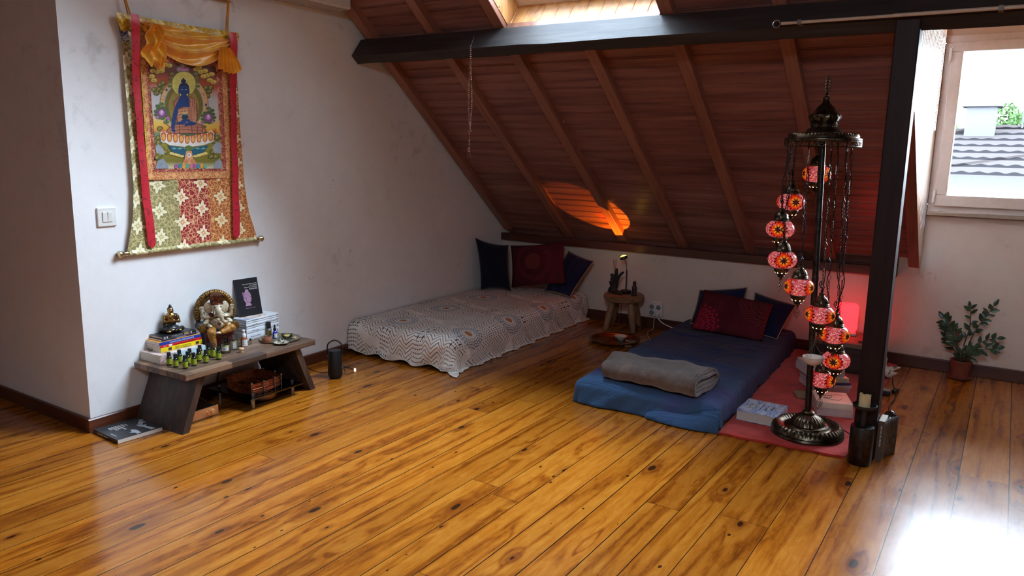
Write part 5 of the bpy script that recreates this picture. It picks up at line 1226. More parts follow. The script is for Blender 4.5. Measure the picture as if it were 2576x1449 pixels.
spot('sunset_beam', HEAD+AX*.034, SAX, 66, 6.5, (255, 138, 30), .03); spot('sunset_core', HEAD+AX*.034, SAX, 34, 4, (255, 34, 10), .9)
fg = thing('small_figurine', (-2.562, 5.835, STZ+.0005), rz=-2.0, label='tiny dark carved robed figurine on the stool edge', cat='figurine')
m = MB(); m.lathe([(0, 0), (.024, 0), (.025, .010), (.018, .016), (.020, .035), (.021, .060), (.016, .085), (.010, .096), (0, .10)], 18); m.ell((0, 0, .112), (.0115, .012, .015)); m.ell((.0, 0, .106), (.015, .016, .02)); m.cap((.0, -.019, .075), (.017, .0, .066), .007, .006); m.cap((0, .019, .075), (.017, 0, .066), .007, .006); m.ell((.018, 0, .07), (.009, .009, .012))
remesh(m.build('figure', pm('figurine_dark', (48, 26, 26), .5, var=.3), fg), .003, 2)
m = MB(); m.tube(spline([(-2.73, 5.96, .30), (-2.745, 5.99, .20), (-2.74, 5.98, .07), (-2.70, 5.94, .012), (-2.62, 5.90, .008)], 8), .0025, 6); T(m.build('lamp_cable', CAPK), 'thin dark lamp cable hanging under the stool', 'cable')
o = thing('power_adapter', (-2.585, 5.90, 0), rz=.2, label='small black power adapter on the floor between the stool legs', cat='adapter')
m = MB(); m.box(-.035, .035, -.02, .02, 0, .042, .005); m.build('adapter_body', CAPK, o, smooth=False)
m = MB(); m.tube([(.03, 0, .02), (.05, .01, .03), (.056, .03, .022)], .003, 6); m.build('adapter_lead', CAPK, o)

# brass tray on the floor
BRASS = metal('tray_brass', (150, 112, 60), .28, .2, 10)
tr_ = thing('brass_tray', (-2.53, 5.415, .001), label='round raised edge brass tray on the floor before the stool', cat='tray')
m = MB(); m.lathe([(0, 0), (.165, 0), (.178, .008), (.184, .020), (.204, .024), (.205, .027), (.183, .024), (.172, .012), (.16, .004), (0, .004)], 60); m.build('tray_body', BRASS, tr_)
CER = pm('cream_ceramic', (216, 206, 188), .3, var=.04)
o = thing('cream_bowl', tuple(at_z(1561, 855, .0055)), label='small cream bowl on the brass tray', cat='bowl')
m = MB(); m.lathe([(0, 0), (.022, 0), (.026, .006), (.046, .022), (.053, .034), (.050, .034), (.042, .022), (.022, .008), (0, .007)], 34); m.build('bowl_body', CER, o)
def card(u, v, rz, w_, h_, pic, label):
    o = thing('picture_card', tuple(at_z(u, v, .0056)), rz, label, 'card'); m = MB(); m.box(-w_/2, w_/2, -h_/2, h_/2, 0, .002); m.build('card_stock', cov('card', (214, 206, 192)), o, smooth=False)
    m = MB(); m.box(-w_*.36, w_*.36, -h_*.36, h_*.36, .002, .0024); m.build('card_picture', pic, o, smooth=False)
card(1587, 858, -.5, .075, .055, cov('cardgrey', (96, 92, 90)), 'grey pictured card on the brass tray beside the bowl'); card(1577, 868, -.9, .085, .05, cov('cardgold', (190, 150, 96)), 'pale gold card at the brass tray edge')
o = thing('wrapped_sweet', tuple(at_z(1563, 868, .0056)), .3, 'little dark knotted bundle on the brass tray', 'bundle'); m = MB(); m.ell((0, 0, .010), (.018, .011, .010)); m.ell((.022, .004, .007), (.010, .006, .006)); m.build('bundle_cloth', pm('bundle_cloth', (70, 60, 54), .8), o)

# socket block and white leads
sk_ = thing('socket_block', (-2.447, 6.070, .110), label='white four way socket block on the knee wall', cat='socket')
m = MB(); m.box(-.062, .062, -.042, 0, 0, .110, .008); m.build('block_body', WHITEP, sk_); m = MB(); m.box(-.045, .045, -.020, 0, .108, .128, .004); m.build('wall_plate', WHITEP, sk_)
DK = pm('socket_shadow_grey', (120, 124, 128), .5)
for sx_ in (-1, 1):
    for sz_ in (.030, .080):
        if sx_ > 0 and sz_ < .05: continue
        m = MB(); m.lathe([(.021, .0), (.021, .002), (.018, .002), (.018, -.010), (0, -.010)], 24, Tr(sx_*.030, -.0425, sz_) @ Rx(pi/2)); m.build('socket_well', DK, sk_)
m = MB(); m.lathe([(0, 0), (.019, 0), (.0185, .018), (.010, .026), (0, .028)], 20, Tr(.030, -.0430, .030) @ Rx(pi/2)); m.build('plug', WHITEP, sk_)
m = MB(); m.tube(spline([(-2.417, 6.000, .14), (-2.405, 5.985, .115), (-2.35, 5.97, .075), (-2.26, 5.96, .05), (-2.17, 5.94, .03), (-2.09, 5.93, .012)], 8), .0045, 7); T(m.build('white_cable', WHITEP), 'thick white cable from the socket plug to behind the blue mattress', 'cable')
m = MB(); m.tube(spline([Vector((-2.455, 6.045, .112)), Vector((-2.455, 6.035, .04)), at_z(1643, 827, .004), at_z(1631, 833, .004), at_z(1630, 845, .004), at_z(1637, 858, .004), at_z(1643, 865, .004), at_z(1660, 872, .004)], 8), .0026, 6); T(m.build('white_cable', WHITEP), 'thin white cable trailing down from the socket to the floor', 'cable')

# mala beads on the beam, curtain rod
ml = thing('prayer_beads', (-2.922, 3.985, 2.10), label='long dark string of prayer beads hanging from the black beam', cat='prayer beads')
BEAD = metal('bead_dark', (170, 140, 128), .3, .3, 40); m = MB(); loop = []
for i in range(41): t = i/40; loop.append((.002+.016*sin(pi*t*.9)**2*min(1, t*1.3), -.006, .020-.505*t))
bot = [(.010, -.006, -.497), (.001, -.006, -.506), (-.008, -.006, -.499)]
lft = [(-.003-.013*sin(pi*t*.9)**2*min(1, t*1.3), -.002, .020-.49*t) for t in [i/40 for i in range(40, -1, -1)]]
for p in loop+bot+lft: m.ell(p, .0056, nu=8, nv=6)
m.build('beads', BEAD, ml)
m = MB(); m.tube([(0.0, -.004, .02), (0, .012, .045), (0, .03, .085)], .003, 6); m.build('bead_cord', CAPK, ml)
m = MB(); m.tube([(0, -.006, -.506), (-.003, -.006, -.60)], .0012, 5)
for z, r in ((-.555, .0065), (-.57, .004), (-.58, .004)): m.ell((-.002, -.006, z), r, nu=8, nv=6)
for k in range(3):
    for s_ in (-1, 1): m.ell((-.004+s_*.005, -.006, -.603-.010*k), .005, nu=8, nv=6)
m.tube([(-.008, -.006, -.62), (-.013, -.006, -.64), (-.011, -.006, -.664)], .0012, 4); m.tube([(0, -.006, -.62), (.004, -.006, -.64), (.012, -.006, -.662)], .0012, 4)
m.build('tassel', pm('tassel_rose', (176, 130, 116), .5), ml)
RODM = pm('rod_cream', (196, 172, 150), .4, var=.05)
cr = thing('curtain_rod', (0, 3.955, 2.122), label='pale curtain rod with a ring end fixed along the black beam', cat='curtain rod')
m = MB(); m.lathe([(.0075, 0), (.0075, .49)], 12, Tr(-1.035, 0, .0) @ Ry(pi/2)); m.lathe([(.0085, .0), (.0085, 1.62)], 12, Tr(-.545, 0, .001) @ Ry(pi/2)); m.build('rod', RODM, cr)
m = MB(); m.tube([(-1.058+.017*cos(a), 0, .017*sin(a)) for a in [2*pi*i/20 for i in range(20)]], .0035, 8, True); m.build('ring_end', CHROME, cr)
for x in (-.95, -.13, .6):
    m = MB(); m.box(x-.010, x+.010, -.012, .045, -.012, .012, .002); m.build('bracket', pm('bracket_grey', (110, 100, 92), .5), cr, smooth=False)
# ---------------------------------------------------------------- red rug and the things on it
RUGM = fabric('red_wool', (188, 56, 46), .12, 14, 160, .5)
rg = thing('red_rug', (-.87, 4.95, 0), label='red felt rug folded double on the floor beside the blue mattress', cat='rug')
def rugf(z0):
    def f(u, v):
        x0 = lerp(-1.185, -1.28, v); x1 = lerp(-.553, -.560, v); y0 = lerp(3.905, 3.955, u); y1 = 6.02
        x, y = lerp(x0, x1, u), lerp(y0, y1, v)
        e = min(1, min(u, 1-u)*26, v*40)
        return (x+.87+.004*sin(v*50)*(u > .9), y-4.95+.006*sin(u*20)*(v < .03), z0+(.002*sin(x*31+y*12)*e)-(.004*(1-e) if z0 > .01 else 0))
    return f
m = MB(); m.grid(rugf(.017), 36, 90); m.grid(rugf(.0015), 36, 90); a_, b_ = rugf(.017), rugf(.0015)
for fa in ((lambda t, w_: a_(t, 0) if w_ else b_(t, 0)), (lambda t, w_: a_(1, t) if w_ else b_(1, t)), (lambda t, w_: a_(0, t) if w_ else b_(0, t)), (lambda t, w_: a_(t, 1) if w_ else b_(t, 1))): m.grid(lambda u, v: fa(u, round(v)), 40, 1)
m.build('rug_felt', RUGM, rg, ang=60)
RZ = .0195
PINKP = NT('rosy_page_edges', .85, spec=.2); _x, _y, _z = PINKP.xyz(); PINKP.col(PINKP.mix((_z*900).sin()*.25+.35, (222, 206, 204), (190, 168, 168))); PINKP = PINKP.m
# blue covered hardback
ba = NT('cover_blue_art', .35); x, y, z = ba.xyz(); g = ba.noise(ba.vec(x*9, y*26), 1, 4, .6, 1.5); g2 = ba.noise(ba.vec(x*22+3, y*10), 1, 3, .6, 2.0)
ba.col(ba.mix(g2.gt(.60)*.8, ba.ramp(g, [(.3, (66, 96, 178)), (.45, (150, 180, 220)), (.55, (216, 222, 228)), (.7, (120, 150, 206))]), (206, 130, 84))); ba = ba.m
b = book((-.945, 4.150, RZ), HP, .245, .222, .056, ba, 'thick blue and orange covered hardback lying by the blue mattress', None, True)
for i, s_ in enumerate(('Basic Course', 'on Awakening', 'Guided practice and inner', 'teachings for meditation', 'a complete handbook')): text('title_lettering', s_, .014 if i < 2 else .0105, cov('goldink', (190, 160, 60)) if i < 2 else cov('blueink', (36, 44, 110)), b, frame_from((.125, .175-.030*i, .0568), (1, 0, 0), (0, 1, 0)))
# near stack
def pile(base, rz, items, group):
    z = RZ
    for (dx, dy, L, Wd, H, c, lb) in items:
        o = Rz(rz) @ Vector((dx, dy, 0)); bk = book((base[0]+o.x, base[1]+o.y, z), rz, L, Wd, H, cov('c%d' % int(z*1e4), c), lb, group, False, PINKP, smat=None); z += H+.0006; yield bk
bb = book((-.965, 4.742, RZ), .42, .235, .13, .016, cov('brownkraft', (134, 112, 84)), 'brown card covered book half under the near pile on the rug')
NEAR = list(pile((-.803, 4.497), .34, [(0, 0, .195, .225, .034, (206, 186, 180), 'pale thick paperback at the bottom of the pile by the lamp base'), (.008, .002, .187, .222, .012, (214, 196, 186), 'thin pale book in the middle of the pile by the lamp base'),
                               (-.004, -.002, .193, .222, .034, (228, 214, 190), 'cream covered book with a line drawing on the pile by the lamp base')], 'books in the near pile on the rug'))
b = NEAR[-1]; m = MB()
pts_ = spline([(.03, .16, .0346), (.07, .13, .0346), (.10, .15, .0346), (.09, .10, .0346), (.05, .09, .0346), (.12, .06, .0346), (.15, .10, .0346)], 6); m.tube(pts_, .0012, 4); m.build('cover_drawing', cov('ink', (90, 84, 80)), b)
text('title_lettering', 'SADHANA', .012, cov('ink', (90, 84, 80)), b, frame_from((.14, .17, .0346), (1, 0, 0), (0, 1, 0)), sx=.9)
FAR = list(pile((-.905, 4.925), .60, [(0, 0, .225, .25, .031, (190, 160, 168), 'pinkish book at the bottom of the far pile on the rug'), (.005, .0, .228, .25, .018, (212, 208, 206), 'white book with a black top edge in the far pile'), (-.003, .002, .232, .248, .016, (58, 66, 130), 'blue spined book in the far pile on the rug'),
                               (.0, .006, .215, .24, .029, (196, 206, 182), 'green covered paperback sloping on the far pile'), (-.03, .03, .225, .22, .048, (206, 196, 206), 'thick pale lilac book near the top of the far pile'), (-.02, .08, .235, .18, .018, (214, 200, 200), 'pale pink booklet topmost on the far pile')], 'books in the far pile on the rug'))

# ---------------------------------------------------------------- mosaic floor lamp
DARKM = metal('antique_bronze', (84, 74, 60), .32, .35, 40); DARKB = metal('bronze_black', (58, 54, 50), .36, .3, 30)
LC = Vector((-.785, 4.165, .0196)); TC = Vector((-.845, 4.20, 1.575))
VD = Vector((TC.x, TC.y, 0)).normalized(); VR = Vector((VD.y, -VD.x, 0))
lm = thing('mosaic_lamp', LC, label='tall bronze floor lamp hung with a spiral of red mosaic glass globes', cat='floor lamp')
m = MB()
m.lathe([(0, 0), (.186, 0), (.188, .006), (.182, .016), (.186, .022), (.182, .030)], 72)
m.lathe([(.182, .030, 0), (.176, .044, .02), (.160, .056, .035), (.142, .052, .03), (.130, .042, 0), (.118, .038, 0)], 144, amp=.0, k=48)
m.lathe([(.118, .038), (.108, .044), (.104, .052), (.090, .056)], 60); m.lathe([(.090, .056, 0), (.082, .074, .03), (.062, .094, .04), (.040, .106, .02), (.030, .112, 0)], 96, k=24); m.lathe([(.030, .112), (.034, .118), (.026, .126), (.0185, .130), (.0, .130)], 40)
m.build('base', DARKM, lm)
ax = (TC-LC); pz = lambda z: ax*((z-LC.z)/ax.z)
m = MB(); m.tube([pz(.14), pz(1.60)], .0165, 14); m.build('pole', DARKB, lm)
for z in (.33, .62, .86, 1.17, 1.41):
    p = pz(z); m = MB(); m.lathe([(.0175, -.012), (.0185, -.008), (.0175, -.004), (.0185, 0), (.0175, .004), (.0185, .008), (.0175, .012)], 16, Tr(*p)); m.build('pole_collar', DARKB, lm)
cn = TC-LC; RR = .187
m = MB(); m.lathe([(.045, .078), (.080, .050), (.092, .036), (.150, .034)], 60, Tr(*cn)); m.lathe([(.150, .034, 0), (.164, .030, .012), (.170, .018, .012), (.172, .010, 0)], 120, Tr(*cn), k=60); m.lathe([(.172, .010), (RR-.002, .006), (RR, 0), (RR-.002, -.006), (.16, -.006), (.16, .004), (.05, .02)], 60, Tr(*cn)); m.build('canopy', DARKM, lm)
m = MB()   # fretwork band
for s_ in (-1, 1):
    for i in range(52):
        a0 = 2*pi*i/52; m.tube([(cn.x+cos(a0+s_*t*.16)*(RR-.002), cn.y+sin(a0+s_*t*.16)*(RR-.002), cn.z-.006-.028*t) for t in (0, .5, 1)], .0014, 4)
for z in (-.008, -.034): m.tube([(cn.x+cos(2*pi*i/60)*(RR-.002), cn.y+sin(2*pi*i/60)*(RR-.002), cn.z+z) for i in range(60)], .0018, 5, True)
m.build('fretwork_band', DARKM, lm)
m = MB(); m.lathe([(.063, .034, 0), (.060, .052, 0), (.062, .072, 0), (.066, .080, 0), (.062, .084, 0), (.070, .092, 0)], 60, Tr(*cn)); m.lathe([(.070, .092, 0), (.078, .108, .03), (.074, .124, .035), (.060, .134, .0)], 96, Tr(*cn), k=12); m.lathe([(.060, .134), (.050, .142), (.044, .158), (.030, .172), (.018, .184), (.014, .196), (.018, .200), (.016, .210), (.008, .216), (.010, .224), (.006, .232), (0, .236)], 48, Tr(*cn)); m.build('crown', DARKM, lm)
m = MB()
for i in range(26):
    a = 2*pi*i/26
    for s_ in (-1, 1): m.tube([(cn.x+cos(a+s_*t*.3)*.0635, cn.y+sin(a+s_*t*.3)*.0635, cn.z+.036+.040*t) for t in (0, .5, 1)], .0013, 4)
m.build('crown_fretwork', DARKM, lm)
m = MB()
for i in range(14):
    a = 2*pi*i/14; m.poly([(cn.x+cos(a)*.0795, cn.y+sin(a)*.0795, cn.z+.110+dz) for dz in (0,)] and [(cn.x+cos(a+da)*.0805, cn.y+sin(a+da)*.0805, cn.z+.110+dz) for da, dz in ((-.045, 0), (0, -.006), (.045, 0), (0, .006))])
m.build('crown_cutouts', INKK, lm, recalc=False)
def filigree(m, top, s_, down=True, M=None):
    k = -1 if down else 1
    def L(P, r=.0013): m.tube([Vector(top)+VR*(x*s_)+Vector((0, 0, k*z*s_)) for x, z in P], r*max(.8, s_), 5)
    for sg in (-1, 1):
        L([(0, 0), (sg*.006, .006), (sg*.014, .014), (sg*.017, .022), (sg*.012, .028), (sg*.006, .024), (sg*.008, .018)]); L([(sg*.012, .028), (sg*.011, .038), (sg*.004, .046), (0, .052)]); L([(0, .012), (sg*.005, .018), (0, .026), (sg*.006, .034), (0, .042)])
m = MB()
for sg in (-1, 1):
    P = [(0, 0), (.010, .012), (.019, .030), (.020, .045), (.013, .062), (.005, .078), (0, .088)]
    m.tube([cn+VR*(sg*x)+Vector((0, 0, .232+z)) for x, z in P], .0022, 5)
    for k in range(5): m.tube([cn+VR*(sg*(.006+.004*cos(a)))+Vector((0, 0, .246+k*.014+.006*sin(a))) for a in [2*pi*i/8 for i in range(8)]], .0015, 4, True)
m.tube([cn+Vector((0, 0, .232)), cn+Vector((0, 0, .318))], .0018, 5); m.build('finial', DARKM, lm)

def mosaic():
    n = NT('mosaic_glass', .16, coat=.6); x, y, z = n.xyz(); th = y.at2(x)
    k = 3.0; c_ = (th*(k/(2*pi))+.5); ph_ = (c_.frac()-.5)*(2*pi/k)*.076; pz_ = z*1.1
    r = (ph_*ph_+pz_*pz_).pw(.5); a = pz_.at2(ph_)
    s8 = (a*4).sin().abs(); s16 = (a*8).sin().abs()
    blk = r.lt(.0175*(.55+.65*s8)); yel = r.lt(.0285*(.72+.42*(1-s8))); orr = r.lt(.038*(.80+.3*s8)); red = r.lt(.048*(.84+.24*(1-s16)))
    dk = r.gt(.040)*r.lt(.054)*(s16.gt(.78))
    vo = n.voro(scale=190, out='Color'); sv = n.N('SeparateColor'); n.L(vo, sv.inputs[0]); cell = E(n.nt, sv.outputs[0])
    ed = n.N('TexVoronoi'); ed.feature = 'DISTANCE_TO_EDGE'; ed.inputs['Scale'].default_value = 190; n.L(n.coord(), ed.inputs['Vector']); edg = E(n.nt, ed.outputs['Distance']).lt(.09)
    pink = n.ramp(cell, [(0, (176, 40, 70)), (.3, (206, 84, 112)), (.55, (222, 136, 158)), (.8, (236, 186, 198)), (1, (250, 226, 230))])
    c = n.mix(red, pink, (206, 24, 24)); c = n.mix(orr, c, (232, 92, 20)); c = n.mix(yel, c, (248, 186, 60)); c = n.mix(blk, c, (16, 8, 10)); c = n.mix(dk, c, (70, 6, 16)); c = n.mix(edg*.45, c, (110, 20, 40))
    n.col(c); n.bump(cell+edg*.5, .5, .004)
    tr_ = n.N('BsdfTranslucent'); n.L(c, tr_.inputs[0]); mx = n.N('MixShader'); mx.inputs[0].default_value = .42; n.L(n.b.outputs[0], mx.inputs[1]); n.L(tr_.outputs[0], mx.inputs[2])
    n.emit(c, .07); n.L(mx.outputs[0], n.out.inputs[0]); return n.m
MOS = mosaic(); LITM = NT('cutout_light', .4).col((255, 244, 214)).emit((255, 232, 180), 1.4).m
GL = [(2055, 437, 8), (1990, 507, 50), (1963, 575, 88), (1968, 652, 118), (2010, 720, 158), (2063, 790, 195), (2100, 840, 224), (2103, 905, 300), (2068, 952, 333)]
GR = .0745; GH = .050
def chain(m, p0, p1, rnd_):
    d = p1-p0; L = d.length; n_ = max(1, int(L/.052)); ux = d.normalized(); 
    for i in range(n_):
        c_ = p0+d*((i+.5)/n_); a = rnd_.uniform(0, pi); sd = Vector((cos(a), sin(a), 0)); h = L/n_
        if i % 2 == 0:
            m.tube([c_-ux*h*.34, c_+sd*.0105, c_+ux*h*.34, c_-sd*.0105], .0018, 4, True)
            for e_ in (-1, 1): m.tube([c_+ux*(e_*h*.42)+sd*(.004*cos(q))+ux*(.006*sin(q)) for q in [2*pi*k/8 for k in range(8)]], .0016, 4, True)
        else:
            for e_ in (-.33, 0, .33): m.tube([c_+ux*(e_*h)+sd*(.0042*cos(q))+ux*(h*.19*sin(q)) for q in [2*pi*k/8 for k in range(8)]], .0016, 4, True)
rl = random.Random(21)
def pendant_proto():
    m = MB(); m.lathe([(.036, GH*.86), (.052, GH*.74), (.068, GH*.42), (GR, 0), (.070, -GH*.42), (.055, -GH*.76), (.036, -GH*.92)], 40, cap=False)
    g = m.build('globe', MOS, lm, ang=180)
    m = MB(); z = GH*.84
    m.lathe([(.036, z-.006), (.0415, z-.004), (.042, z+.004), (.039, z+.007), (.0405, z+.011), (.037, z+.015)], 30); m.lathe([(.037, z+.015, 0), (.034, z+.028, .03), (.026, z+.042, .03), (.016, z+.050, 0)], 48, k=12); m.lathe([(.016, z+.050), (.012, z+.056), (.0145, z+.061), (.014, z+.065), (.006, z+.068), (0, z+.07)], 24); m.build('lantern_cap', DARKM, g)
    m = MB(); z = -GH*.88
    m.lathe([(.036, z+.004), (.041, z+.002), (.0415, z-.006), (.038, z-.009), (.037, z-.014), (.032, z-.026), (.022, z-.037), (.016, z-.041), (.019, z-.045), (.017, z-.049), (.008, z-.052), (.006, z-.064), (.003, z-.070), (0, z-.071)], 30); m.build('lantern_base', DARKM, g)
    m = MB()
    for k in range(9):
        a = 2*pi*k/9; q = Matrix.Translation((cos(a)*.0300, sin(a)*.0300, z-.0255)) @ Rz(a) @ Ry(.75)
        m.poly([(.0022, -.0042, 0), (.0022, 0, -.0046), (.0022, .0042, 0), (.0022, 0, .0046)], 0, q)
    m.build('light_cutouts', LITM, g, recalc=False)
    m = MB(); filigree(m, Vector((0, 0, z-.071)), 1.0); m.tube([(0, 0, z-.062), (0, 0, z-.078)], .0016, 5); m.build('drop_finial', DARKM, g)
    return g
gp = pendant_proto(); bulbs = []
for i, (u, v, phi) in enumerate(GL):
    g = gp if i == 0 else copy_tree(gp, lm)
    a = radians(phi); P0 = TC-VR*(.165*sin(a))+VD*(.165*cos(a)); P = at_y(u, v, P0.y)
    g.location = P-LC; g.rotation_euler = (0, 0, rl.uniform(0, 6.28)); 
    # turn one mosaic flower towards the room on the globes that show it
    tocam = atan2(-P.y, -P.x); off = {0: .95, 1: .35, 2: -.15, 3: .12, 4: 1.05, 5: 1.05, 6: 1.0, 7: -.15, 8: .9}[i]
    g.rotation_euler = (0, 0, tocam+off)
    top = Vector((P0.x, P0.y, TC.z-.006)); bot_ = Vector((P.x, P.y, P.z+GH*.84+.07))
    m = MB(); chain(m, bot_-P, top-P, rl); m.tube([bot_-P+Vector((.006*cos(q), 0, .006+.006*sin(q))) for q in [2*pi*k/10 for k in range(10)]], .0014, 4, True)
    ch = m.build('chain', DARKB, g); ch.matrix_local = Rz(-(tocam+off))
    m = MB(); n_ = max(3, int((top-bot_).length/.10)); pts_ = [bot_.lerp(top, k/n_)+Vector((.010*sin(k*2.4+i), .008*cos(k*1.7+i), 0))*(0 < k < n_)-P for k in range(n_+1)]
    m.tube(spline(pts_, 5), .0027, 5); ch = m.build('flex', CAPK, g); ch.matrix_local = Rz(-(tocam+off))
    l = bpy.data.lights.new('lantern_bulb', 'POINT'); l.energy = BULB = 0.06; l.color = lin((255, 196, 140)); l.shadow_soft_size = .012
    o = bpy.data.objects.new('lantern_bulb', l); COL.objects.link(o); o.location = P+Vector((0, 0, -.022))
# lamp flex on the rug, white hanging half shell
m = MB(); m.tube([p-LC for p in spline([LC+Vector((.05, .02, .10)), LC+Vector((.10, .06, .066)), LC+Vector((.19, .08, .02)), Vector((-.57, 4.24, .024)), Vector((-.556, 4.16, .0235)), Vector((-.548, 4.125, .0235))], 8)], .0032, 6); m.build('power_flex', CAPK, lm)
g6 = at_y(2045, 905, (TC-VR*(.165*sin(radians(195)))+VD*(.165*cos(radians(195)))).y)
hb = thing('hanging_shell', (g6.x, g6.y, g6.z-.028), label='white half shell bowl hanging by cords from a lamp globe', cat='bowl')
m = MB(); m.lathe([(0, 0), (.020, .001), (.040, .014), (.050, .034), (.053, .045), (.050, .045), (.046, .033), (.036, .016), (.018, .005), (0, .004)], 34, amp=.02, k=3); m.build('shell', pm('shell_white', (214, 204, 194), .4, var=.1, scale=14), hb)
apx = Vector((.0, 0, .118)); STR = pm('string_grey', (110, 104, 100), .7)
for k in range(3):
    a = .4+k*2*pi/3; m = MB(); m.tube([(cos(a)*.050, sin(a)*.050, .040), tuple(apx)], .0009, 4); m.build('cord', STR, hb)
m = MB(); m.tube([tuple(apx), (0.004, 0, .165)], .0009, 4); m.ell((0, 0, .122), .0035, nu=8, nv=6); m.build('knot_bead', CHROME, hb)

# ---------------------------------------------------------------- low chest, red light, pouch
OLDW = wood('chest_worn_wood', (92, 74, 60), (134, 112, 94), (166, 142, 120), 0, 22, .7, bump=.3); OLDD = wood('chest_dark_wood', (34, 24, 20), (52, 38, 32), (70, 54, 44), 0, 20, .6, bump=.3)
cb = thing('low_chest', (-.815, 5.74, RZ), rz=.02, label='low worn wooden chest against the wall behind the lamp', cat='chest')
m = MB(); m.box(-.235, .150, -.195, .215, 0, .178, .004); m.build('chest_body', OLDD, cb, smooth=False); m = MB(); m.box(-.245, .158, -.205, .22, .178, .208, .004); m.build('chest_top', OLDW, cb, smooth=False)
m = MB(); m.box(-.215, .130, -.203, -.193, .02, .165, .003); m.build('drawer', OLDD, cb, smooth=False)
CT_ = RZ+.2085
rl_ = thing('red_light', (-.895, 5.80, CT_), rz=.12, label='glowing red rounded rectangular light on the low chest', cat='lamp')
m = MB(); m.box(-.072, .072, -.035, .035, 0, .022, .008); m.build('base', pm('light_base_grey', (186, 176, 172), .5), rl_)
m = MB(); m.box(-.074, .074, -.034, .034, .022, .235, .032, 4); m.build('lamp_shade', NT('red_glow', .5).col((255, 70, 70)).emit((255, 30, 36), 1.7).m, rl_)
b = book((-.775, 5.60, CT_), .05, .135, .16, .014, cov('redbook', (150, 36, 40)), 'red booklet with pale lines lying before the red light', None, False)
m = MB()
for k in range(2): m.tube([(.03+.02*k, .02, .0146), (.10, .05+.02*k, .0146), (.06, .13, .0146)], .0012, 4)
m.build('cover_lines', INKW, b)
pch = thing('printed_pouch', (-.60, 5.60, RZ), rz=-.25, label='small white printed fabric bundle on the rug beside the post', cat='pouch')
pcm = NT('pouch_print', .9); v = pcm.voro(scale=26); gg = pcm.noise(scale=34, detail=2); pcm.col(pcm.mix(gg.gt(.62), pcm.mix(v.lt(.22), (228, 220, 210), (176, 70, 60)), (96, 120, 96))); pcm.bump(pcm.noise(scale=18), .6, .01); pcm = pcm.m
m = MB(); m.ell((0, 0, .038), (.045, .05, .038)); m.ell((.035, -.01, .03), (.035, .04, .03)); m.cap((.04, 0, .06), (.10, .01, .082), .02, .006); m.cap((.05, -.02, .03), (.105, -.03, .052), .02, .005); m.cap((-.02, .0, .06), (-.01, .02, .12), .03, .02); remesh(m.build('pouch_cloth', pcm, pch), .006, 2)
o = thing('small_black_box', tuple(at_z(2229, 993, .001)), .2, 'small black box with a pale lid on the floor past the post', 'box'); m = MB(); m.box(-.035, .022, -.03, .03, 0, .028, .003); m.build('box_body', CAPK, o, smooth=False); m = MB(); m.box(-.033, .020, -.028, .028, .028, .034, .002); m.build('box_lid', pm('box_lid_grey', (150, 144, 138), .5), o, smooth=False)
cs = thing('switch_cable', (-.5, 5.3, 0), label='black cable with an inline switch on the floor past the rug', cat='cable')
L0 = Vector((-.5, 5.3, 0)); P = [at_z(2246, 952, .004), at_z(2246, 962, .004), at_z(2249, 973, .004), at_z(2252, 985, .006), at_z(2253, 998, .004), at_z(2246, 1010, .004), at_z(2238, 1020, .004), at_z(2236, 1034, .004), at_z(2237, 1046, .004)]
m = MB(); m.tube([p-L0 for p in spline(P, 8)], .0036, 6); m.build('wire', CAPK, cs)
m = MB(); q = P[3]-L0; m.box(-.014, .014, -.034, .034, 0, .022, .006, M=Tr(q.x, q.y, 0) @ Rz(-.2)); m.build('switch_body', CAPK, cs)

# ---------------------------------------------------------------- at the post foot
IRON = metal('brushed_iron', (66, 60, 58), .38, .2, 30); IRONK = pm('iron_black', (28, 27, 27), .45, var=.2)
ch_ = thing('candle_holder', (-.487, 3.943, 0), label='dark metal candle holder with a thick cylinder foot before the post', cat='candle holder')
m = MB(); m.lathe([(0, 0), (.052, 0), (.0545, .003), (.0545, .190), (.053, .193), (0, .193)], 44); m.build('base', IRON, ch_)
m = MB(); m.lathe([(.0125, .193), (.0125, .288)], 18); m.build('stem', IRONK, ch_)
m = MB(); m.lathe([(0, .286), (.050, .286), (.054, .289), (.0555, .303), (.053, .303), (.051, .291), (0, .290)], 40); m.build('drip_dish', IRONK, ch_)
cd = thing('pillar_candle', (-.490, 3.943, .2905), label='short cream pillar candle on the metal holder', cat='candle')
m = MB(); N = 30
def cand(u, v):
    a = 2*pi*u; r = .0262; zt = .060+.004*sin(a*3)+.003*sin(a*5+1)
    L_ = [(0, 0), (r, 0), (r*1.01, zt*.5), (r, zt), (r*.86, zt), (r*.80, zt*.82), (0.001, zt*.76)]; q = L_[int(round(v*6))]; return (q[0]*cos(a), q[0]*sin(a), q[1])
m.grid(cand, N, 6, cu=True); wx = NT('cream_wax', .5); wx.col((222, 200, 150)); wx.col(wx.ramp(wx.noise(scale=20), [(.3, (212, 188, 136)), (.7, (228, 208, 162))])); wx.b.inputs['Subsurface Weight'].default_value = .15; wx.b.inputs['Subsurface Radius'].default_value = (.01, .006, .003)
m.build('wax', wx.m, cd); m = MB(); m.tube([(0, 0, .044), (.001, 0, .058)], .0014, 5); m.build('wick', INKK, cd)
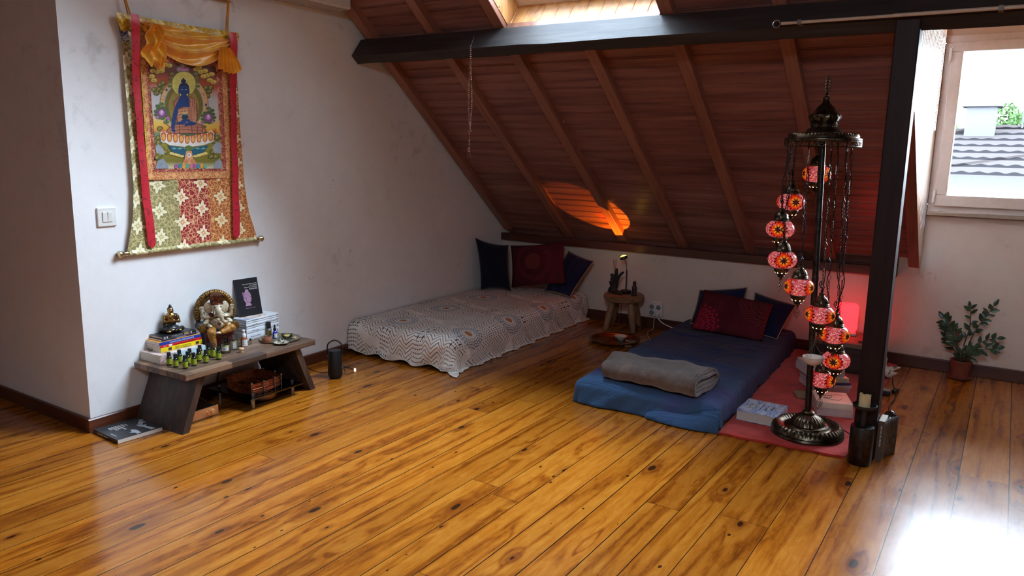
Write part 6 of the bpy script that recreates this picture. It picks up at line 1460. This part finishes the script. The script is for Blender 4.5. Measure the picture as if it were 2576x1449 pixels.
# book standing open against the post
SBM = NT('cover_dark_photo', .4); g = SBM.noise(scale=38, detail=4); SBM.col(SBM.ramp(g, [(.35, (30, 28, 26)), (.55, (66, 60, 54)), (.7, (120, 112, 104))])); SBM = SBM.m
xb = Vector((-.415, 4.035, 0)); sb = thing('standing_book', xb, rz=0, label='worn dark paperback standing half open against the post foot', cat='book')
dirp = Vector((-.10, .99, 0)).normalized(); Hs = .205
m = MB()     # text block
q = Matrix.Identity(4)
m.box(-.012, .014, .0, .125, .001, Hs-.003); m.build('pages', PAGES, sb, smooth=False)
m = MB()
def fc(u, v): return (.0155+.045*u**2.2, -.002+.135*u, lerp(0, Hs, v)+.012*u*u*0)
m.grid(fc, 12, 4); fr_ = m.build('front_cover', SBM, sb, recalc=False); z_ = fr_.modifiers.new('t', 'SOLIDIFY'); z_.thickness = .0012
m = MB(); m.box(-.0135, .0165, -.004, -.001, 0, Hs); m.build('spine', cov('spinebrown', (84, 66, 54)), sb, smooth=False)
m = MB(); m.box(-.0145, -.0125, -.002, .128, 0, Hs); m.build('back_cover', SBM, sb, smooth=False)
text('spine_lettering', 'DER WEG DES HERZENS', .010, INKW, sb, frame_from((.0015, -.0043, Hs*.62), (0, 0, -1), (1, 0, 0)))
for i, s_ in enumerate(('DAS BUCH VOM', 'LEBEN & WERDEN')): text('title_lettering', s_, .011, cov('bronzeink', (150, 130, 110)), sb, Tr(.0215, .055, Hs-.03-.016*i) @ Rz(HP-.22) @ Rx(HP))
vs = thing('dark_bottle', (-.405, 4.30, 0), label='dark glazed bottle shape standing behind the book at the post', cat='bottle')
m = MB(); m.lathe([(0, 0), (.036, 0), (.040, .01), (.040, .130), (.036, .155), (.022, .178), (.010, .186), (0, .188)], 30); m.build('bottle_body', NT('bottle_dark', .22, coat=.4).col((26, 24, 26)).m, vs)

# ---------------------------------------------------------------- potted plant
PX, PY = -.165, 5.945
pp_ = thing('potted_plant', (PX, PY, 0), label='dark green glossy leaved plant in a brown pot under the window', cat='plant')
POT = pm('pot_brown', (128, 64, 48), .6, var=.08)
m = MB(); m.lathe([(0, .004), (.066, .004), (.078, .010), (.083, .020), (.080, .020), (.070, .010), (0, .009)], 36); m.build('saucer', POT, pp_)
m = MB(); m.lathe([(0, .010), (.052, .010), (.066, .118), (.070, .120), (.070, .132), (.063, .132), (.060, .112), (0, .112)], 36); m.build('pot', POT, pp_)
m = MB(); m.lathe([(0, .118), (.03, .117), (.0605, .113)], 20, cap=False); m.build('soil', pm('soil', (40, 30, 24), 1.0, var=.3, scale=80), pp_)
LEAFM = NT('plant_leaf', .3, spec=.5); LEAFM.col(LEAFM.ramp(LEAFM.noise(scale=20, detail=3), [(.35, (30, 52, 32)), (.65, (50, 76, 48))])); LEAFM = LEAFM.m; STEMM = pm('plant_stem', (60, 74, 44), .5)
rp2 = random.Random(9)
def leaf(m, p, d, up, L, w_):
    d = Vector(d).normalized(); sd = d.cross(Vector(up)); sd = sd.normalized() if sd.length > 1e-4 else d.orthogonal().normalized(); nn_ = sd.cross(d)
    rows = []
    for i in range(7):
        t = i/6; w2 = w_*sin(pi*min(.985, max(.015, t**.85)))**.8; c_ = p+d*(L*t)+nn_*(-.18*L*t*t)
        rows.append([m.V(c_-sd*w2+nn_*w2*.25), m.V(c_), m.V(c_+sd*w2+nn_*w2*.25)])
    for a, b in zip(rows, rows[1:]):
        for k in range(2): m.F([a[k], a[k+1], b[k+1], b[k]])
def pxp(u, v, y): q = at_y(u, v, y); return q-Vector((PX, PY, 0))
stems = [([(2408, 915), (2404, 870), (2392, 830), (2375, 803)], 5.93, 13, .078), ([(2412, 915), (2410, 870), (2398, 835), (2384, 812)], 5.88, 10, .075), ([(2405, 915), (2400, 880), (2388, 862), (2378, 848)], 5.97, 6, .06), ([(2416, 915), (2424, 870), (2438, 830), (2442, 790), (2440, 772)], 5.96, 9, .06), ([(2418, 915), (2436, 868), (2462, 820), (2482, 795), (2500, 770)], 5.93, 12, .062),
         ([(2422, 915), (2438, 885), (2458, 866), (2485, 855), (2508, 852)], 5.90, 8, .062), ([(2424, 918), (2440, 890), (2452, 880), (2490, 878), (2505, 876)], 5.87, 9, .068), ([(2410, 918), (2416, 895), (2424, 880)], 5.86, 5, .06), ([(2422, 918), (2438, 900), (2448, 885)], 5.85, 6, .07)]
for k, (P, y, n_, L) in enumerate(stems):
    pts_ = spline([Vector((rp2.uniform(-.03, .03), rp2.uniform(-.03, .03), .112))]+[pxp(u, v, y) for u, v in P[1:]], 6)
    m = MB(); m.tube(pts_, [lerp(.0055, .002, i/(len(pts_)-1)) for i in range(len(pts_))], 7); st_ = m.build('stem', STEMM, pp_)
    for i in range(n_):
        t = .38+.62*i/(n_-1); j = int(t*(len(pts_)-1)); p = pts_[j]; tg = (pts_[min(j+1, len(pts_)-1)]-pts_[max(0, j-1)]).normalized()
        sd = tg.cross(Vector((0, -1, .2))).normalized(); s_ = 1 if i % 2 else -1
        d = sd*s_*.9+tg*.75+Vector((rp2.uniform(-.2, .2), rp2.uniform(-.5, .15), rp2.uniform(-.15, .3))) if i < n_-1 else tg
        m = MB(); leaf(m, p, d, Vector((rp2.uniform(-.5, .5), -1, .6)), L*rp2.uniform(.75, 1.1)*(1-.15*t), L*.24*rp2.uniform(.8, 1.15)); m.build('leaf', LEAFM, st_, recalc=False, ang=180)
o = thing('paper_scrap', tuple(at_z(2452, 945, .001)), .3, 'scrap of white paper by the plant saucer', 'paper'); m = MB(); m.grid(lambda u, v: ((u-.5)*.06, (v-.5)*.04, .002+.006*sin(u*3)), 6, 2); m.build('paper_sheet', INKW, o, recalc=False)
